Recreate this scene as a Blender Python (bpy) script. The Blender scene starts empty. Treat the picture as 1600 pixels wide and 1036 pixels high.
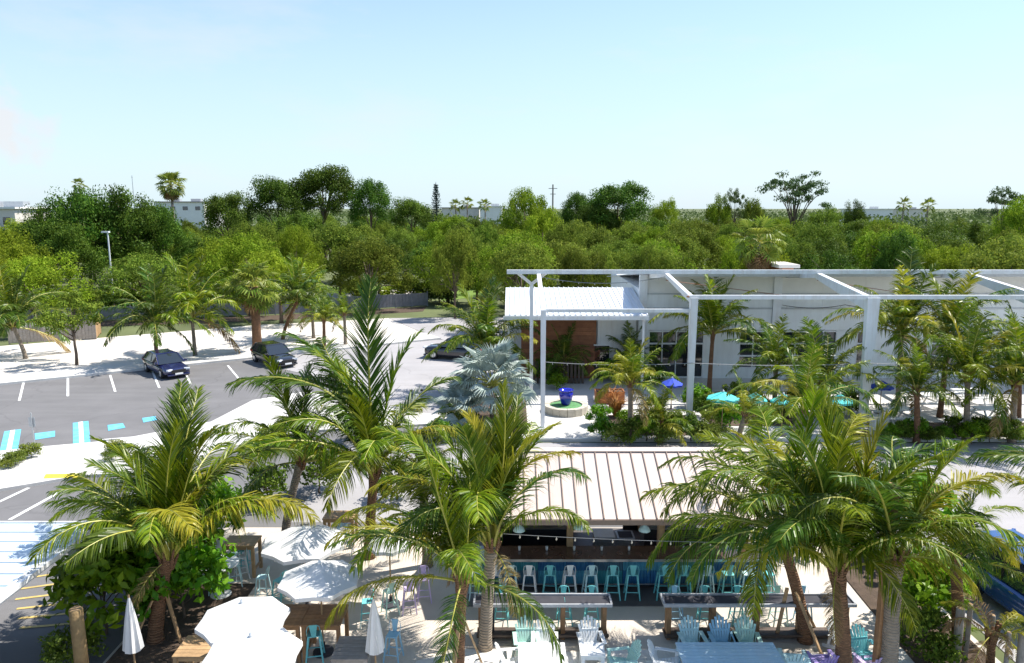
import bpy, math, random
import numpy as np
from mathutils import Vector, Matrix

R = math.radians
SC = bpy.context.scene
COL = SC.collection

# ---------------------------------------------------------------- camera, sky, sun, exposure
CAM_H, F_PX, PITCH = 11.2, 1150.0, R(9.53)
cd = bpy.data.cameras.new('camera'); cam = bpy.data.objects.new('camera', cd); COL.objects.link(cam)
cam.location = (0, 0, CAM_H); cam.rotation_euler = (R(90) - PITCH, 0, 0)
cd.sensor_width = 36; cd.lens = 36 * F_PX / 1600; cd.clip_start = .1; cd.clip_end = 20000
SC.camera = cam

SUN_DIR = Vector((0.92, 0.36, 0)).normalized()          # horizontal direction towards the sun
SUN_EL = R(57)
world = bpy.data.worlds.new('World'); SC.world = world; world.use_nodes = True
wn, wl = world.node_tree.nodes, world.node_tree.links
for n in list(wn): wn.remove(n)
sky = wn.new('ShaderNodeTexSky'); sky.sky_type = 'NISHITA'; sky.sun_disc = False
sky.sun_elevation = SUN_EL; sky.sun_rotation = math.atan2(SUN_DIR.x, SUN_DIR.y)
sky.altitude = 0; sky.air_density = 1.0; sky.dust_density = .3; sky.ozone_density = 3.0
# thin summer cloud low over the horizon, part of the sky all the way round
tc = wn.new('ShaderNodeTexCoord'); mp = wn.new('ShaderNodeMapping'); mp.inputs['Scale'].default_value = (2.2, 2.2, 7.0)
mp.inputs['Location'].default_value = (0.35, 0.1, 0.0)
cn = wn.new('ShaderNodeTexNoise'); cn.inputs['Scale'].default_value = 1.6; cn.inputs['Detail'].default_value = 7; cn.inputs['Roughness'].default_value = .58
cr = wn.new('ShaderNodeValToRGB'); cr.color_ramp.elements[0].position = .52; cr.color_ramp.elements[1].position = .80
sx = wn.new('ShaderNodeSeparateXYZ')
er = wn.new('ShaderNodeValToRGB'); er.color_ramp.elements[0].position = .0; er.color_ramp.elements[0].color = (.88,)*3 + (1,)
er.color_ramp.elements[1].position = .5; er.color_ramp.elements[1].color = (.05,)*3 + (1,)
e2 = er.color_ramp.elements.new(.14); e2.color = (.60,)*3 + (1,); e3 = er.color_ramp.elements.new(.3); e3.color = (.15,)*3 + (1,)
mu = wn.new('ShaderNodeMath'); mu.operation = 'MULTIPLY'; mu.inputs[1].default_value = .55
m0 = wn.new('ShaderNodeMix'); m0.data_type = 'RGBA'; m0.inputs['B'].default_value = (3.05, 3.85, 4.4, 1)
mx = wn.new('ShaderNodeMix'); mx.data_type = 'RGBA'; mx.inputs['B'].default_value = (3.9, 4.0, 4.1, 1)
cdir = Vector((-.705, 1.0, .115)).normalized()
cn2 = wn.new('ShaderNodeTexNoise'); cn2.inputs['Scale'].default_value = 26; cn2.inputs['Detail'].default_value = 6; wl.new(tc.outputs['Generated'], cn2.inputs['Vector'])
vd = wn.new('ShaderNodeVectorMath'); vd.operation = 'DISTANCE'; vd.inputs[1].default_value = cdir; wl.new(tc.outputs['Generated'], vd.inputs[0])
ad = wn.new('ShaderNodeMath'); ad.operation = 'MULTIPLY_ADD'; ad.inputs[1].default_value = .13; wl.new(cn2.outputs['Fac'], ad.inputs[0]); wl.new(vd.outputs['Value'], ad.inputs[2])
cr2 = wn.new('ShaderNodeMapRange'); cr2.inputs['From Min'].default_value = .128; cr2.inputs['From Max'].default_value = .095; cr2.inputs['To Max'].default_value = .8; wl.new(ad.outputs[0], cr2.inputs['Value'])
mx2 = wn.new('ShaderNodeMix'); mx2.data_type = 'RGBA'; mx2.inputs['B'].default_value = (3.9, 3.9, 4.0, 1); wl.new(cr2.outputs['Result'], mx2.inputs['Factor'])
bg = wn.new('ShaderNodeBackground'); bg.inputs['Strength'].default_value = .14
wo = wn.new('ShaderNodeOutputWorld')
wl.new(tc.outputs['Generated'], mp.inputs['Vector']); wl.new(mp.outputs['Vector'], cn.inputs['Vector'])
wl.new(cn.outputs['Fac'], cr.inputs['Fac']); wl.new(tc.outputs['Generated'], sx.inputs['Vector']); wl.new(sx.outputs['Z'], er.inputs['Fac'])
wl.new(cr.outputs['Color'], mu.inputs[0]); wl.new(er.outputs['Color'], m0.inputs['Factor']); wl.new(sky.outputs['Color'], m0.inputs['A']); wl.new(mu.outputs['Value'], mx.inputs['Factor'])
wl.new(m0.outputs['Result'], mx.inputs['A']); wl.new(mx.outputs['Result'], mx2.inputs['A']); wl.new(mx2.outputs['Result'], bg.inputs['Color']); wl.new(bg.outputs['Background'], wo.inputs['Surface'])

sl = bpy.data.lights.new('sun', 'SUN'); sl.energy = 5.0; sl.angle = R(.53); sl.color = (1.0, .95, .87)
so = bpy.data.objects.new('sun', sl); COL.objects.link(so)
sv = Vector((SUN_DIR.x * math.cos(SUN_EL), SUN_DIR.y * math.cos(SUN_EL), math.sin(SUN_EL)))
so.rotation_euler = sv.to_track_quat('Z', 'Y').to_euler(); so.location = sv * 300

vs = SC.view_settings; vs.view_transform = 'Standard'; vs.look = 'None'; vs.gamma = 1; vs.exposure = .7; vs.use_curve_mapping = False
SC.render.engine = 'CYCLES'; SC.cycles.use_denoising = True
SC.cycles.max_bounces = 8; SC.cycles.transparent_max_bounces = 8

# ---------------------------------------------------------------- finding places: a direction from the viewpoint met with a height or a distance
cp, sp_ = math.cos(PITCH), math.sin(PITCH)
def ray(px, py):
    u, v = (px - 800) / F_PX, (py - 518) / F_PX
    return Vector((u, cp - v * sp_, -sp_ - v * cp))
def G(px, py, z=0.0):
    d = ray(px, py); t = (z - CAM_H) / d.z
    return Vector((d.x * t, d.y * t, z))
def H(px, py, D):
    d = ray(px, py); t = D / d.y
    return Vector((d.x * t, D, CAM_H + d.z * t))

# ---------------------------------------------------------------- materials
MAT = {}
def mat(name, col, rough=.6, var=.12, scale=4.0, bump=0.0, bscale=None, metal=0.0, coat=0.0, wave=None, detail=5, spec=.5, stain_dapple=None, perobj=0.0, streak=None, crack=None):
    if name in MAT: return MAT[name]
    m = bpy.data.materials.new(name); m.use_nodes = True; MAT[name] = m
    nt = m.node_tree; N, L = nt.nodes, nt.links
    b = N['Principled BSDF']; b.inputs['Roughness'].default_value = rough; b.inputs['Metallic'].default_value = metal
    b.inputs['Coat Weight'].default_value = coat; b.inputs['Specular IOR Level'].default_value = spec
    co = N.new('ShaderNodeTexCoord')
    nz = N.new('ShaderNodeTexNoise'); nz.inputs['Scale'].default_value = scale; nz.inputs['Detail'].default_value = detail; nz.inputs['Roughness'].default_value = .65
    L.new(co.outputs['Object'], nz.inputs['Vector'])
    rp = N.new('ShaderNodeValToRGB'); rp.color_ramp.elements[0].position = .3; rp.color_ramp.elements[1].position = .7
    lo = [max(0, c * (1 - var)) for c in col]; hi = [min(1, c * (1 + var)) for c in col]
    rp.color_ramp.elements[0].color = (*lo, 1); rp.color_ramp.elements[1].color = (*hi, 1)
    L.new(nz.outputs['Fac'], rp.inputs['Fac']); cur = rp.outputs['Color']
    if stain_dapple:
        sc2, scol, amt = stain_dapple
        n2 = N.new('ShaderNodeTexNoise'); n2.inputs['Scale'].default_value = sc2; n2.inputs['Detail'].default_value = 6
        L.new(co.outputs['Object'], n2.inputs['Vector'])
        r2 = N.new('ShaderNodeValToRGB'); r2.color_ramp.elements[0].position = .45; r2.color_ramp.elements[1].position = .68
        r2.color_ramp.elements[0].color = (0, 0, 0, 1); r2.color_ramp.elements[1].color = (amt, amt, amt, 1)
        L.new(n2.outputs['Fac'], r2.inputs['Fac'])
        mm = N.new('ShaderNodeMix'); mm.data_type = 'RGBA'; mm.inputs['B'].default_value = (*scol, 1)
        L.new(r2.outputs['Color'], mm.inputs['Factor']); L.new(cur, mm.inputs['A']); cur = mm.outputs['Result']
    if streak:
        sc3, scol, amt = streak
        mpn = N.new('ShaderNodeMapping'); mpn.inputs['Scale'].default_value = sc3; L.new(co.outputs['Object'], mpn.inputs['Vector'])
        n4 = N.new('ShaderNodeTexNoise'); n4.inputs['Scale'].default_value = 1.0; n4.inputs['Detail'].default_value = 6; n4.inputs['Roughness'].default_value = .6
        oi2 = N.new('ShaderNodeObjectInfo'); va = N.new('ShaderNodeVectorMath'); va.operation = 'ADD'; cb = N.new('ShaderNodeCombineXYZ'); mk = N.new('ShaderNodeMath'); mk.operation = 'MULTIPLY'; mk.inputs[1].default_value = 37.0
        L.new(oi2.outputs['Random'], mk.inputs[0]); L.new(mk.outputs[0], cb.inputs['X']); L.new(mk.outputs[0], cb.inputs['Z']); L.new(mpn.outputs['Vector'], va.inputs[0]); L.new(cb.outputs['Vector'], va.inputs[1]); L.new(va.outputs['Vector'], n4.inputs['Vector'])
        r4 = N.new('ShaderNodeValToRGB'); r4.color_ramp.elements[0].position = .48; r4.color_ramp.elements[1].position = .75
        r4.color_ramp.elements[0].color = (0, 0, 0, 1); r4.color_ramp.elements[1].color = (amt, amt, amt, 1); L.new(n4.outputs['Fac'], r4.inputs['Fac'])
        m4 = N.new('ShaderNodeMix'); m4.data_type = 'RGBA'; m4.inputs['B'].default_value = (*scol, 1); L.new(r4.outputs['Color'], m4.inputs['Factor']); L.new(cur, m4.inputs['A']); cur = m4.outputs['Result']
    if crack:
        nd = N.new('ShaderNodeTexNoise'); nd.inputs['Scale'].default_value = .6; nd.inputs['Detail'].default_value = 4; L.new(co.outputs['Object'], nd.inputs['Vector'])
        vm = N.new('ShaderNodeVectorMath'); vm.operation = 'MULTIPLY_ADD'; vm.inputs[1].default_value = (1.6,) * 3; L.new(nd.outputs['Color'], vm.inputs[0]); L.new(co.outputs['Object'], vm.inputs[2])
        vo = N.new('ShaderNodeTexVoronoi'); vo.feature = 'DISTANCE_TO_EDGE'; vo.inputs['Scale'].default_value = crack[0]; L.new(vm.outputs['Vector'], vo.inputs['Vector'])
        r5 = N.new('ShaderNodeValToRGB'); r5.color_ramp.elements[0].position = .002; r5.color_ramp.elements[1].position = .007; r5.color_ramp.elements[0].color = (crack[1],) * 3 + (1,); r5.color_ramp.elements[1].color = (0, 0, 0, 1); L.new(vo.outputs['Distance'], r5.inputs['Fac'])
        m5 = N.new('ShaderNodeMix'); m5.data_type = 'RGBA'; m5.inputs['B'].default_value = (.05, .05, .05, 1); L.new(r5.outputs['Color'], m5.inputs['Factor']); L.new(cur, m5.inputs['A']); cur = m5.outputs['Result']
    if perobj:
        oi = N.new('ShaderNodeObjectInfo'); hs = N.new('ShaderNodeHueSaturation')
        mr = N.new('ShaderNodeMapRange'); mr.inputs['To Min'].default_value = 1 - perobj; mr.inputs['To Max'].default_value = 1 + perobj
        L.new(oi.outputs['Random'], mr.inputs['Value']); L.new(mr.outputs['Result'], hs.inputs['Value']); L.new(cur, hs.inputs['Color']); cur = hs.outputs['Color']
    L.new(cur, b.inputs['Base Color'])
    src = None
    if wave:
        wv = N.new('ShaderNodeTexWave'); wv.bands_direction = wave[0]; wv.inputs['Scale'].default_value = wave[1]; wv.inputs['Distortion'].default_value = wave[2]
        L.new(co.outputs['Object'], wv.inputs['Vector']); src = wv.outputs['Fac']
    elif bump:
        n3 = N.new('ShaderNodeTexNoise'); n3.inputs['Scale'].default_value = bscale or scale * 6; n3.inputs['Detail'].default_value = 4
        L.new(co.outputs['Object'], n3.inputs['Vector']); src = n3.outputs['Fac']
    if src is not None and bump:
        bp = N.new('ShaderNodeBump'); bp.inputs['Strength'].default_value = bump; bp.inputs['Distance'].default_value = .03
        L.new(src, bp.inputs['Height']); L.new(bp.outputs['Normal'], b.inputs['Normal'])
    return m

def leafmat(name, col, col2, trans=.35, rough=.45, hue=.02, val=.25, spec=.25, clump=0):
    if name in MAT: return MAT[name]
    m = bpy.data.materials.new(name); m.use_nodes = True; MAT[name] = m
    nt = m.node_tree; N, L = nt.nodes, nt.links
    b = N['Principled BSDF']; b.inputs['Roughness'].default_value = rough; b.inputs['Specular IOR Level'].default_value = spec
    ge = N.new('ShaderNodeNewGeometry'); oi = N.new('ShaderNodeObjectInfo')
    rp = N.new('ShaderNodeValToRGB'); rp.color_ramp.elements[0].color = (*col, 1); rp.color_ramp.elements[1].color = (*col2, 1)
    L.new(ge.outputs['Random Per Island'], rp.inputs['Fac'])
    hs = N.new('ShaderNodeHueSaturation')
    mv = N.new('ShaderNodeMapRange'); mv.inputs['To Min'].default_value = 1 - val; mv.inputs['To Max'].default_value = 1 + val
    mh = N.new('ShaderNodeMapRange'); mh.inputs['To Min'].default_value = .5 - hue; mh.inputs['To Max'].default_value = .5 + hue
    fr = N.new('ShaderNodeMath'); fr.operation = 'FRACT'; ml = N.new('ShaderNodeMath'); ml.operation = 'MULTIPLY'; ml.inputs[1].default_value = 7.31
    L.new(oi.outputs['Random'], mv.inputs['Value']); L.new(oi.outputs['Random'], ml.inputs[0]); L.new(ml.outputs[0], fr.inputs[0]); L.new(fr.outputs[0], mh.inputs['Value'])
    if clump:
        co = N.new('ShaderNodeTexCoord'); nz = N.new('ShaderNodeTexNoise'); nz.inputs['Scale'].default_value = clump; nz.inputs['Detail'].default_value = 2; L.new(co.outputs['Object'], nz.inputs['Vector'])
        mc = N.new('ShaderNodeMapRange'); mc.inputs['From Min'].default_value = .3; mc.inputs['From Max'].default_value = .7; mc.inputs['To Min'].default_value = .62; mc.inputs['To Max'].default_value = 1.38; L.new(nz.outputs['Fac'], mc.inputs['Value'])
        mm = N.new('ShaderNodeMath'); mm.operation = 'MULTIPLY'; L.new(mv.outputs['Result'], mm.inputs[0]); L.new(mc.outputs['Result'], mm.inputs[1]); L.new(mm.outputs[0], hs.inputs['Value'])
    else: L.new(mv.outputs['Result'], hs.inputs['Value'])
    L.new(mh.outputs['Result'], hs.inputs['Hue']); L.new(rp.outputs['Color'], hs.inputs['Color'])
    L.new(hs.outputs['Color'], b.inputs['Base Color'])
    tr = N.new('ShaderNodeBsdfTranslucent'); L.new(hs.outputs['Color'], tr.inputs['Color'])
    ms = N.new('ShaderNodeMixShader'); ms.inputs['Fac'].default_value = trans
    L.new(b.outputs['BSDF'], ms.inputs[1]); L.new(tr.outputs['BSDF'], ms.inputs[2])
    L.new(ms.outputs['Shader'], N['Material Output'].inputs['Surface'])
    return m

def glassmat(name, col, rough=.05):
    if name in MAT: return MAT[name]
    m = mat(name, col, rough, .05, 2, spec=.8, coat=.6); return m

M = dict(
    ground=mat('earth_and_grass', (.10, .12, .045), .95, .35, .15, .4, 3),
    grass=mat('mown_grass', (.13, .21, .03), .9, .25, .8, .5, 20),
    asphalt=mat('worn_asphalt', (.155, .15, .15), .9, .12, .35, .25, 40, stain_dapple=(.12, (.115, .112, .112), .6), crack=(.13, .22), streak=((.09, .9, 1), (.21, .205, .20), .5)),
    asphalt_pale=mat('sun_bleached_asphalt', (.36, .345, .345), .9, .10, .3, .25, 40, stain_dapple=(.1, (.27, .26, .26), .6), crack=(.1, .15), streak=((.08, .8, 1), (.26, .25, .25), .5)),
    paint=mat('white_road_paint', (.78, .78, .76), .7, .12, 5, stain_dapple=(3, (.45, .45, .45), .5)),
    bluepaint=mat('blue_road_paint', (.13, .48, .68), .6, .12, 5, stain_dapple=(2.5, (.25, .38, .45), .5)),
    yellowpaint=mat('yellow_road_paint', (.56, .41, .13), .7, .15, 5, stain_dapple=(3, (.3, .24, .12), .5)),
    yellowpad=mat('yellow_tactile_pad', (.85, .68, .05), .6, .06, 5),
    concrete=mat('pale_concrete', (.58, .56, .53), .85, .09, .5, .2, 30, stain_dapple=(.25, (.44, .42, .39), .45)),
    kerb=mat('kerb_concrete', (.60, .59, .56), .85, .10, 1.5, .2, 30, stain_dapple=(.8, (.42, .41, .39), .5)),
    shell=mat('crushed_shell', (.66, .61, .55), .95, .10, .35, .5, 25, stain_dapple=(.18, (.47, .42, .36), .55)),
    sand=mat('white_beach_sand', (.74, .71, .66), .95, .07, .8, .6, 14, stain_dapple=(.6, (.60, .57, .52), .4)),
    terrace=mat('pale_terrace_paving', (.60, .53, .45), .9, .12, .6, .3, 30, stain_dapple=(.35, (.44, .38, .31), .5)),
    mulch=mat('bark_mulch', (.085, .058, .04), .98, .35, 3, .8, 30),
    white=mat('white_painted_steel', (.76, .78, .79), .45, .05, 1.5, stain_dapple=(.9, (.58, .55, .50), .3), streak=((5, 5, .4), (.50, .42, .34), .4)),
    rust=mat('rusted_steel', (.26, .12, .07), .8, .3, 6),
    whiteroof=mat('white_metal_roof', (.74, .76, .78), .4, .05, .8, stain_dapple=(.4, (.58, .58, .57), .4), perobj=.04, streak=((8, .4, 5), (.50, .48, .44), .5)),
    wallpanel=mat('pale_metal_cladding', (.80, .83, .83), .5, .05, .8, .18, wave=('X', 8, 0), stain_dapple=(.5, (.56, .56, .53), .35), perobj=.025, streak=((3.5, 3, .25), (.58, .58, .55), .35)),
    eaveshade=mat('eave_shade_cladding', (.78, .78, .75), .6, .06, .8, .3, wave=('X', 8, 0), perobj=.03),  # duller beige than the wall, painting in the shade under the eave
    tanroof=mat('tan_standing_seam', (.58, .48, .425), .42, .05, .6, stain_dapple=(.7, (.50, .41, .36), .4), perobj=.05, streak=((9, .5, 5), (.45, .36, .31), .5)),
    tanrib=mat('brown_roof_seam', (.24, .17, .13), .5, .1, 2),
    blueroof=mat('pale_blue_metal_roof', (.58, .67, .74), .4, .05, .6, stain_dapple=(.5, (.48, .55, .61), .4), perobj=.03, streak=((.4, 7, 5), (.46, .50, .52), .5)),
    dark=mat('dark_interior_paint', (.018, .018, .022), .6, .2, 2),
    darkfloor=mat('dark_bar_floor', (.12, .105, .10), .6, .2, 1.2, .2, 12),
    glass=glassmat('dark_glass', (.018, .024, .03)),
    wood=mat('weathered_brown_wood', (.29, .155, .07), .6, .28, 7, .3, 40, perobj=.18),
    woodlight=mat('pale_timber', (.42, .27, .14), .7, .2, 6, .3, 40, perobj=.12),
    wooddark=mat('dark_timber', (.085, .06, .045), .6, .25, 6, .3, 40, perobj=.15),
    woodpile=mat('treated_timber_post', (.30, .20, .09), .8, .25, 5, .5, 25),
    woodgrey=mat('silvered_timber', (.30, .27, .24), .8, .2, 5, .4, 30, perobj=.15),
    redwood=mat('red_brown_cladding', (.30, .125, .06), .7, .2, 4, .3, 20, perobj=.2),
    countertop=mat('varnished_bar_top', (.085, .05, .035), .22, .3, 4, coat=.5),
    barblue=mat('blue_corrugated_steel', (.05, .25, .42), .45, .35, 1.3, stain_dapple=(1.6, (.16, .33, .38), .8), perobj=.3),
    steel=mat('brushed_steel', (.42, .44, .46), .35, .1, 4, metal=.8),
    zinc=mat('grey_zinc_top', (.055, .055, .065), .75, .25, 2, spec=.2),
    zincrim=mat('pale_zinc_rim', (.36, .37, .39), .6, .15, 3),
    fabric=mat('white_canvas', (.66, .66, .65), .85, .03, 2, .1, 60),
    teal=mat('turquoise_paint', (.17, .56, .58), .45, .10, 3),
    paleteal=mat('pale_aqua_paint', (.50, .72, .74), .45, .08, 3),
    skyblue=mat('sky_blue_paint', (.33, .58, .74), .45, .08, 3),
    paleblue=mat('dappled_pale_blue_paint', (.46, .66, .78), .5, .08, 3, stain_dapple=(2, (.62, .72, .78), .5)),  # paler blotches put dappled sunlight into the table's colour
    mint=mat('mint_paint', (.46, .70, .62), .45, .08, 3),
    lilac=mat('lilac_paint', (.55, .44, .68), .45, .08, 3),
    violet=mat('violet_paint', (.36, .27, .60), .45, .08, 3),
    white2=mat('white_painted_timber', (.78, .79, .78), .5, .06, 3),
    tealfabric=mat('turquoise_canvas', (.09, .58, .55), .8, .06, 2),
    bluefabric=mat('royal_blue_canvas', (.03, .07, .50), .8, .1, 2),
    cobalt=mat('cobalt_glaze', (.012, .02, .42), .12, .15, 3, coat=.8),
    stone=mat('pale_stone', (.50, .46, .38), .85, .15, 5, .3, 20),
    pondgreen=mat('pond_weed', (.10, .26, .10), .6, .3, 6, .3, 20),
    carblue=mat('navy_car_paint', (.012, .015, .07), .18, .05, 2, coat=1.0),
    carblack=mat('black_car_paint', (.012, .012, .016), .18, .05, 2, coat=1.0),
    carbright=mat('bright_blue_car_paint', (.012, .075, .26), .2, .05, 2, metal=.4, coat=1.0),
    carsilver=mat('silver_car_paint', (.55, .56, .57), .25, .04, 2, metal=.6, coat=1.0),
    rubber=mat('black_rubber', (.015, .015, .015), .85, .2, 5),
    chrome=mat('alloy', (.55, .56, .58), .25, .05, 3, metal=.9),
    lamp=mat('clear_lamp_lens', (.75, .77, .80), .08, .05, 3, coat=.8),
    bulb=mat('frosted_bulb', (.55, .50, .42), .2, .03, 3),
    wire=mat('black_cable', (.02, .02, .02), .7, .1, 3),
    wirepale=mat('pale_cable', (.22, .23, .24), .6, .1, 3),
    galv=mat('galvanised_steel', (.48, .50, .52), .45, .1, 4, metal=.5),
    red=mat('red_bottle', (.35, .02, .015), .15, .2, 3), amber=mat('amber_bottle', (.28, .11, .015), .12, .2, 3), greenb=mat('green_bottle', (.02, .12, .04), .12, .2, 3),
    terracotta=mat('terracotta', (.38, .14, .05), .8, .15, 4),
    stucco=mat('far_stucco', (.62, .58, .52), .9, .08, .3), stuccow=mat('far_white_wall', (.72, .72, .70), .9, .05, .3), farroof=mat('far_roof', (.33, .29, .27), .9, .1, .3),
    bark=mat('tree_bark', (.13, .095, .07), .9, .3, 5, .6, 20),
    palmbark=mat('ringed_palm_trunk', (.30, .245, .19), .9, .25, 5, .9, wave=('Z', 4.2, 1.2)),
    palmbarkred=mat('red_brown_fibrous_palm_trunk', (.22, .115, .06), .95, .3, 6, 1.0, wave=('Z', 4.5, 3.5)),
    rachis=mat('yellow_green_stalk', (.38, .36, .06), .5, .15, 3),
    deadfrond=leafmat('dry_brown_leaf', (.20, .13, .05), (.32, .22, .09), .25),
    frond=leafmat('coconut_leaflet', (.058, .13, .004), (.24, .29, .010), .34, .38, .02, .28),
    frondyellow=leafmat('yellowing_coconut_leaflet', (.22, .24, .012), (.40, .36, .03), .36, .4, .012, .15),
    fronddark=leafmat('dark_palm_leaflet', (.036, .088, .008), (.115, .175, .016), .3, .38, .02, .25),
    silver=leafmat('silver_blue_fan_leaf', (.30, .37, .33), (.47, .53, .46), .15, .5, .015, .15),
    fan=leafmat('green_fan_leaf', (.13, .19, .02), (.25, .29, .04), .35, .45, .02, .2),
    oak=leafmat('olive_oak_leaf', (.085, .145, .016), (.22, .27, .035), .36, .7, .015, .26, .08, .55),
    oaklight=leafmat('fresh_green_leaf', (.125, .21, .01), (.27, .345, .028), .38, .7, .015, .24, .08, .55),
    darkleaf=leafmat('dark_green_leaf', (.04, .095, .01), (.125, .19, .02), .3, .6, .02, .22, .12, .5),
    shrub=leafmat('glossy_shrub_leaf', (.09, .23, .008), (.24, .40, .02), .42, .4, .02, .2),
    farwood=leafmat('distant_canopy_leaf', (.06, .10, .03), (.12, .16, .05), .3, .8, .02, .1, .05),
    pine=leafmat('grey_green_needle', (.07, .12, .045), (.13, .18, .06), .3, .7, .02, .2, .08),
)

# ---------------------------------------------------------------- mesh helpers
class MB:
    def __init__(s): s.v, s.f = [], []
    def add(s, vs, fs):
        o = len(s.v); s.v.extend([tuple(p) for p in vs]); s.f.extend([tuple(i + o for i in f) for f in fs]); return s
    def box(s, c, d, rz=0, rx=0, ry=0):
        m = Matrix.Rotation(rz, 3, 'Z') @ Matrix.Rotation(ry, 3, 'Y') @ Matrix.Rotation(rx, 3, 'X'); c = Vector(c)
        vs = [c + m @ Vector((x * d[0] / 2, y * d[1] / 2, z * d[2] / 2)) for x in (-1, 1) for y in (-1, 1) for z in (-1, 1)]
        return s.add(vs, [(0, 1, 3, 2), (4, 6, 7, 5), (0, 4, 5, 1), (2, 3, 7, 6), (0, 2, 6, 4), (1, 5, 7, 3)])
    def bar(s, a, b, w, h=None, taper=1.0, up=(0, 0, 1)):
        a, b = Vector(a), Vector(b); h = h or w; t = (b - a).normalized(); u = Vector(up)
        if abs(t.dot(u)) > .98: u = Vector((0, 1, 0))
        x = t.cross(u).normalized(); y = x.cross(t).normalized(); vs = []
        for p, k in ((a, 1), (b, taper)):
            for i, j in ((-1, -1), (1, -1), (1, 1), (-1, 1)): vs.append(p + x * (i * w / 2 * k) + y * (j * h / 2 * k))
        return s.add(vs, [(3, 2, 1, 0), (4, 5, 6, 7), (0, 1, 5, 4), (1, 2, 6, 5), (2, 3, 7, 6), (3, 0, 4, 7)])
    def tube(s, pts, rad, n=8, cap=True):
        pts = [Vector(p) for p in pts]; k = len(pts)
        if not isinstance(rad, (list, tuple)): rad = [rad] * k
        vs = []; px = None
        for i, p in enumerate(pts):
            t = (pts[min(i + 1, k - 1)] - pts[max(i - 1, 0)]).normalized()
            if px is None: px = t.cross(Vector((0, 1, 0)) if abs(t.y) < .9 else Vector((1, 0, 0))).normalized()
            px = (px - t * px.dot(t)).normalized(); py = t.cross(px)
            for j in range(n):
                a = 2 * math.pi * j / n; vs.append(p + (px * math.cos(a) + py * math.sin(a)) * rad[i])
        fs = [(i * n + j, i * n + (j + 1) % n, (i + 1) * n + (j + 1) % n, (i + 1) * n + j) for i in range(k - 1) for j in range(n)]
        if cap: fs += [tuple(range(n - 1, -1, -1)), tuple((k - 1) * n + j for j in range(n))]
        return s.add(vs, fs)
    def lathe(s, prof, n=20, c=(0, 0, 0)):
        c = Vector(c); k = len(prof)
        vs = [c + Vector((r * math.cos(2 * math.pi * j / n), r * math.sin(2 * math.pi * j / n), z)) for r, z in prof for j in range(n)]
        fs = [(i * n + j, i * n + (j + 1) % n, (i + 1) * n + (j + 1) % n, (i + 1) * n + j) for i in range(k - 1) for j in range(n)]
        fs += [tuple(range(n - 1, -1, -1)), tuple((k - 1) * n + j for j in range(n))]
        return s.add(vs, fs)
    def prism(s, poly, z0, z1):
        n = len(poly); a = sum(poly[i][0] * poly[(i + 1) % n][1] - poly[(i + 1) % n][0] * poly[i][1] for i in range(n))
        if a < 0: poly = poly[::-1]
        vs = [(p[0], p[1], z0) for p in poly] + [(p[0], p[1], z1) for p in poly]
        fs = [tuple(range(n - 1, -1, -1)), tuple(range(n, 2 * n))] + [(i, (i + 1) % n, n + (i + 1) % n, n + i) for i in range(n)]
        return s.add(vs, fs)
    def mesh(s, name, smooth=False):
        me = bpy.data.meshes.new(name); me.from_pydata(s.v, [], s.f); me.update()
        if smooth: me.polygons.foreach_set('use_smooth', [True] * len(me.polygons))
        return me
    def build(s, name, m, parent=None, smooth=False, bevel=0):
        o = link(name, s.mesh(name, smooth), m, parent)
        if bevel:
            b = o.modifiers.new('bevel', 'BEVEL'); b.width = bevel; b.segments = 2; b.limit_method = 'ANGLE'
        return o

def link(name, me, m, parent=None, loc=(0, 0, 0), rot=(0, 0, 0), scale=None):
    if m is not None and not me.materials: me.materials.append(m)
    o = bpy.data.objects.new(name, me); COL.objects.link(o); o.parent = parent; o.location = loc; o.rotation_euler = rot
    if scale is not None: o.scale = (scale,) * 3 if isinstance(scale, (int, float)) else scale
    return o
def setmat(o, m):
    o.material_slots[0].link = 'OBJECT'; o.material_slots[0].material = m; return o
def tag(o, label, cat=None, group=None, kind=None):
    if label: o['label'] = label
    if cat: o['category'] = cat
    if group: o['group'] = group
    if kind: o['kind'] = kind
    return o
def thing(name, label, cat, loc=(0, 0, 0), rz=0, group=None):
    o = bpy.data.objects.new(name, None); COL.objects.link(o); o.location = loc; o.rotation_euler = (0, 0, rz); o.empty_display_size = .2
    return tag(o, label, cat, group)
KIDS = {}
def copy_tree(o, parent=None, swap=None):
    c = o.copy(); COL.objects.link(c); c.parent = parent
    if swap and c.type == 'MESH':
        for sl_ in c.material_slots:
            if sl_.material in swap:
                nm = swap[sl_.material]; sl_.link = 'OBJECT'; sl_.material = nm
    for ch in list(o.children): copy_tree(ch, c, swap)
    return c
def place(proto, used, loc, rz, label, group=None, swap=None, scale=None):
    """the first call moves the prototype itself, later calls copy it"""
    o = proto if (not used[0] and not swap) else copy_tree(proto, None, swap)
    if o is proto: used[0] = True
    o.location = loc; o.rotation_euler = (0, 0, rz); o['label'] = label
    if scale: o.scale = (scale,) * 3
    if group: o['group'] = group
    return o
def drop(proto, used):
    """remove a prototype nobody placed"""
    if used[0]: return
    for ch in list(proto.children_recursive): bpy.data.objects.remove(ch)
    bpy.data.objects.remove(proto)
def struct(o): o['kind'] = 'structure'; return o
def npmesh(name, V, faces_per=4):
    """V: (n, k, 3) array of k-gons"""
    n, k, _ = V.shape; me = bpy.data.meshes.new(name)
    me.vertices.add(n * k); me.vertices.foreach_set('co', V.reshape(-1).astype(np.float32))
    me.loops.add(n * k); me.loops.foreach_set('vertex_index', np.arange(n * k, dtype=np.int32))
    me.polygons.add(n); me.polygons.foreach_set('loop_start', np.arange(0, n * k, k, dtype=np.int32)); me.polygons.foreach_set('loop_total', np.full(n, k, dtype=np.int32))
    me.update(); me.validate(); return me

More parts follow.
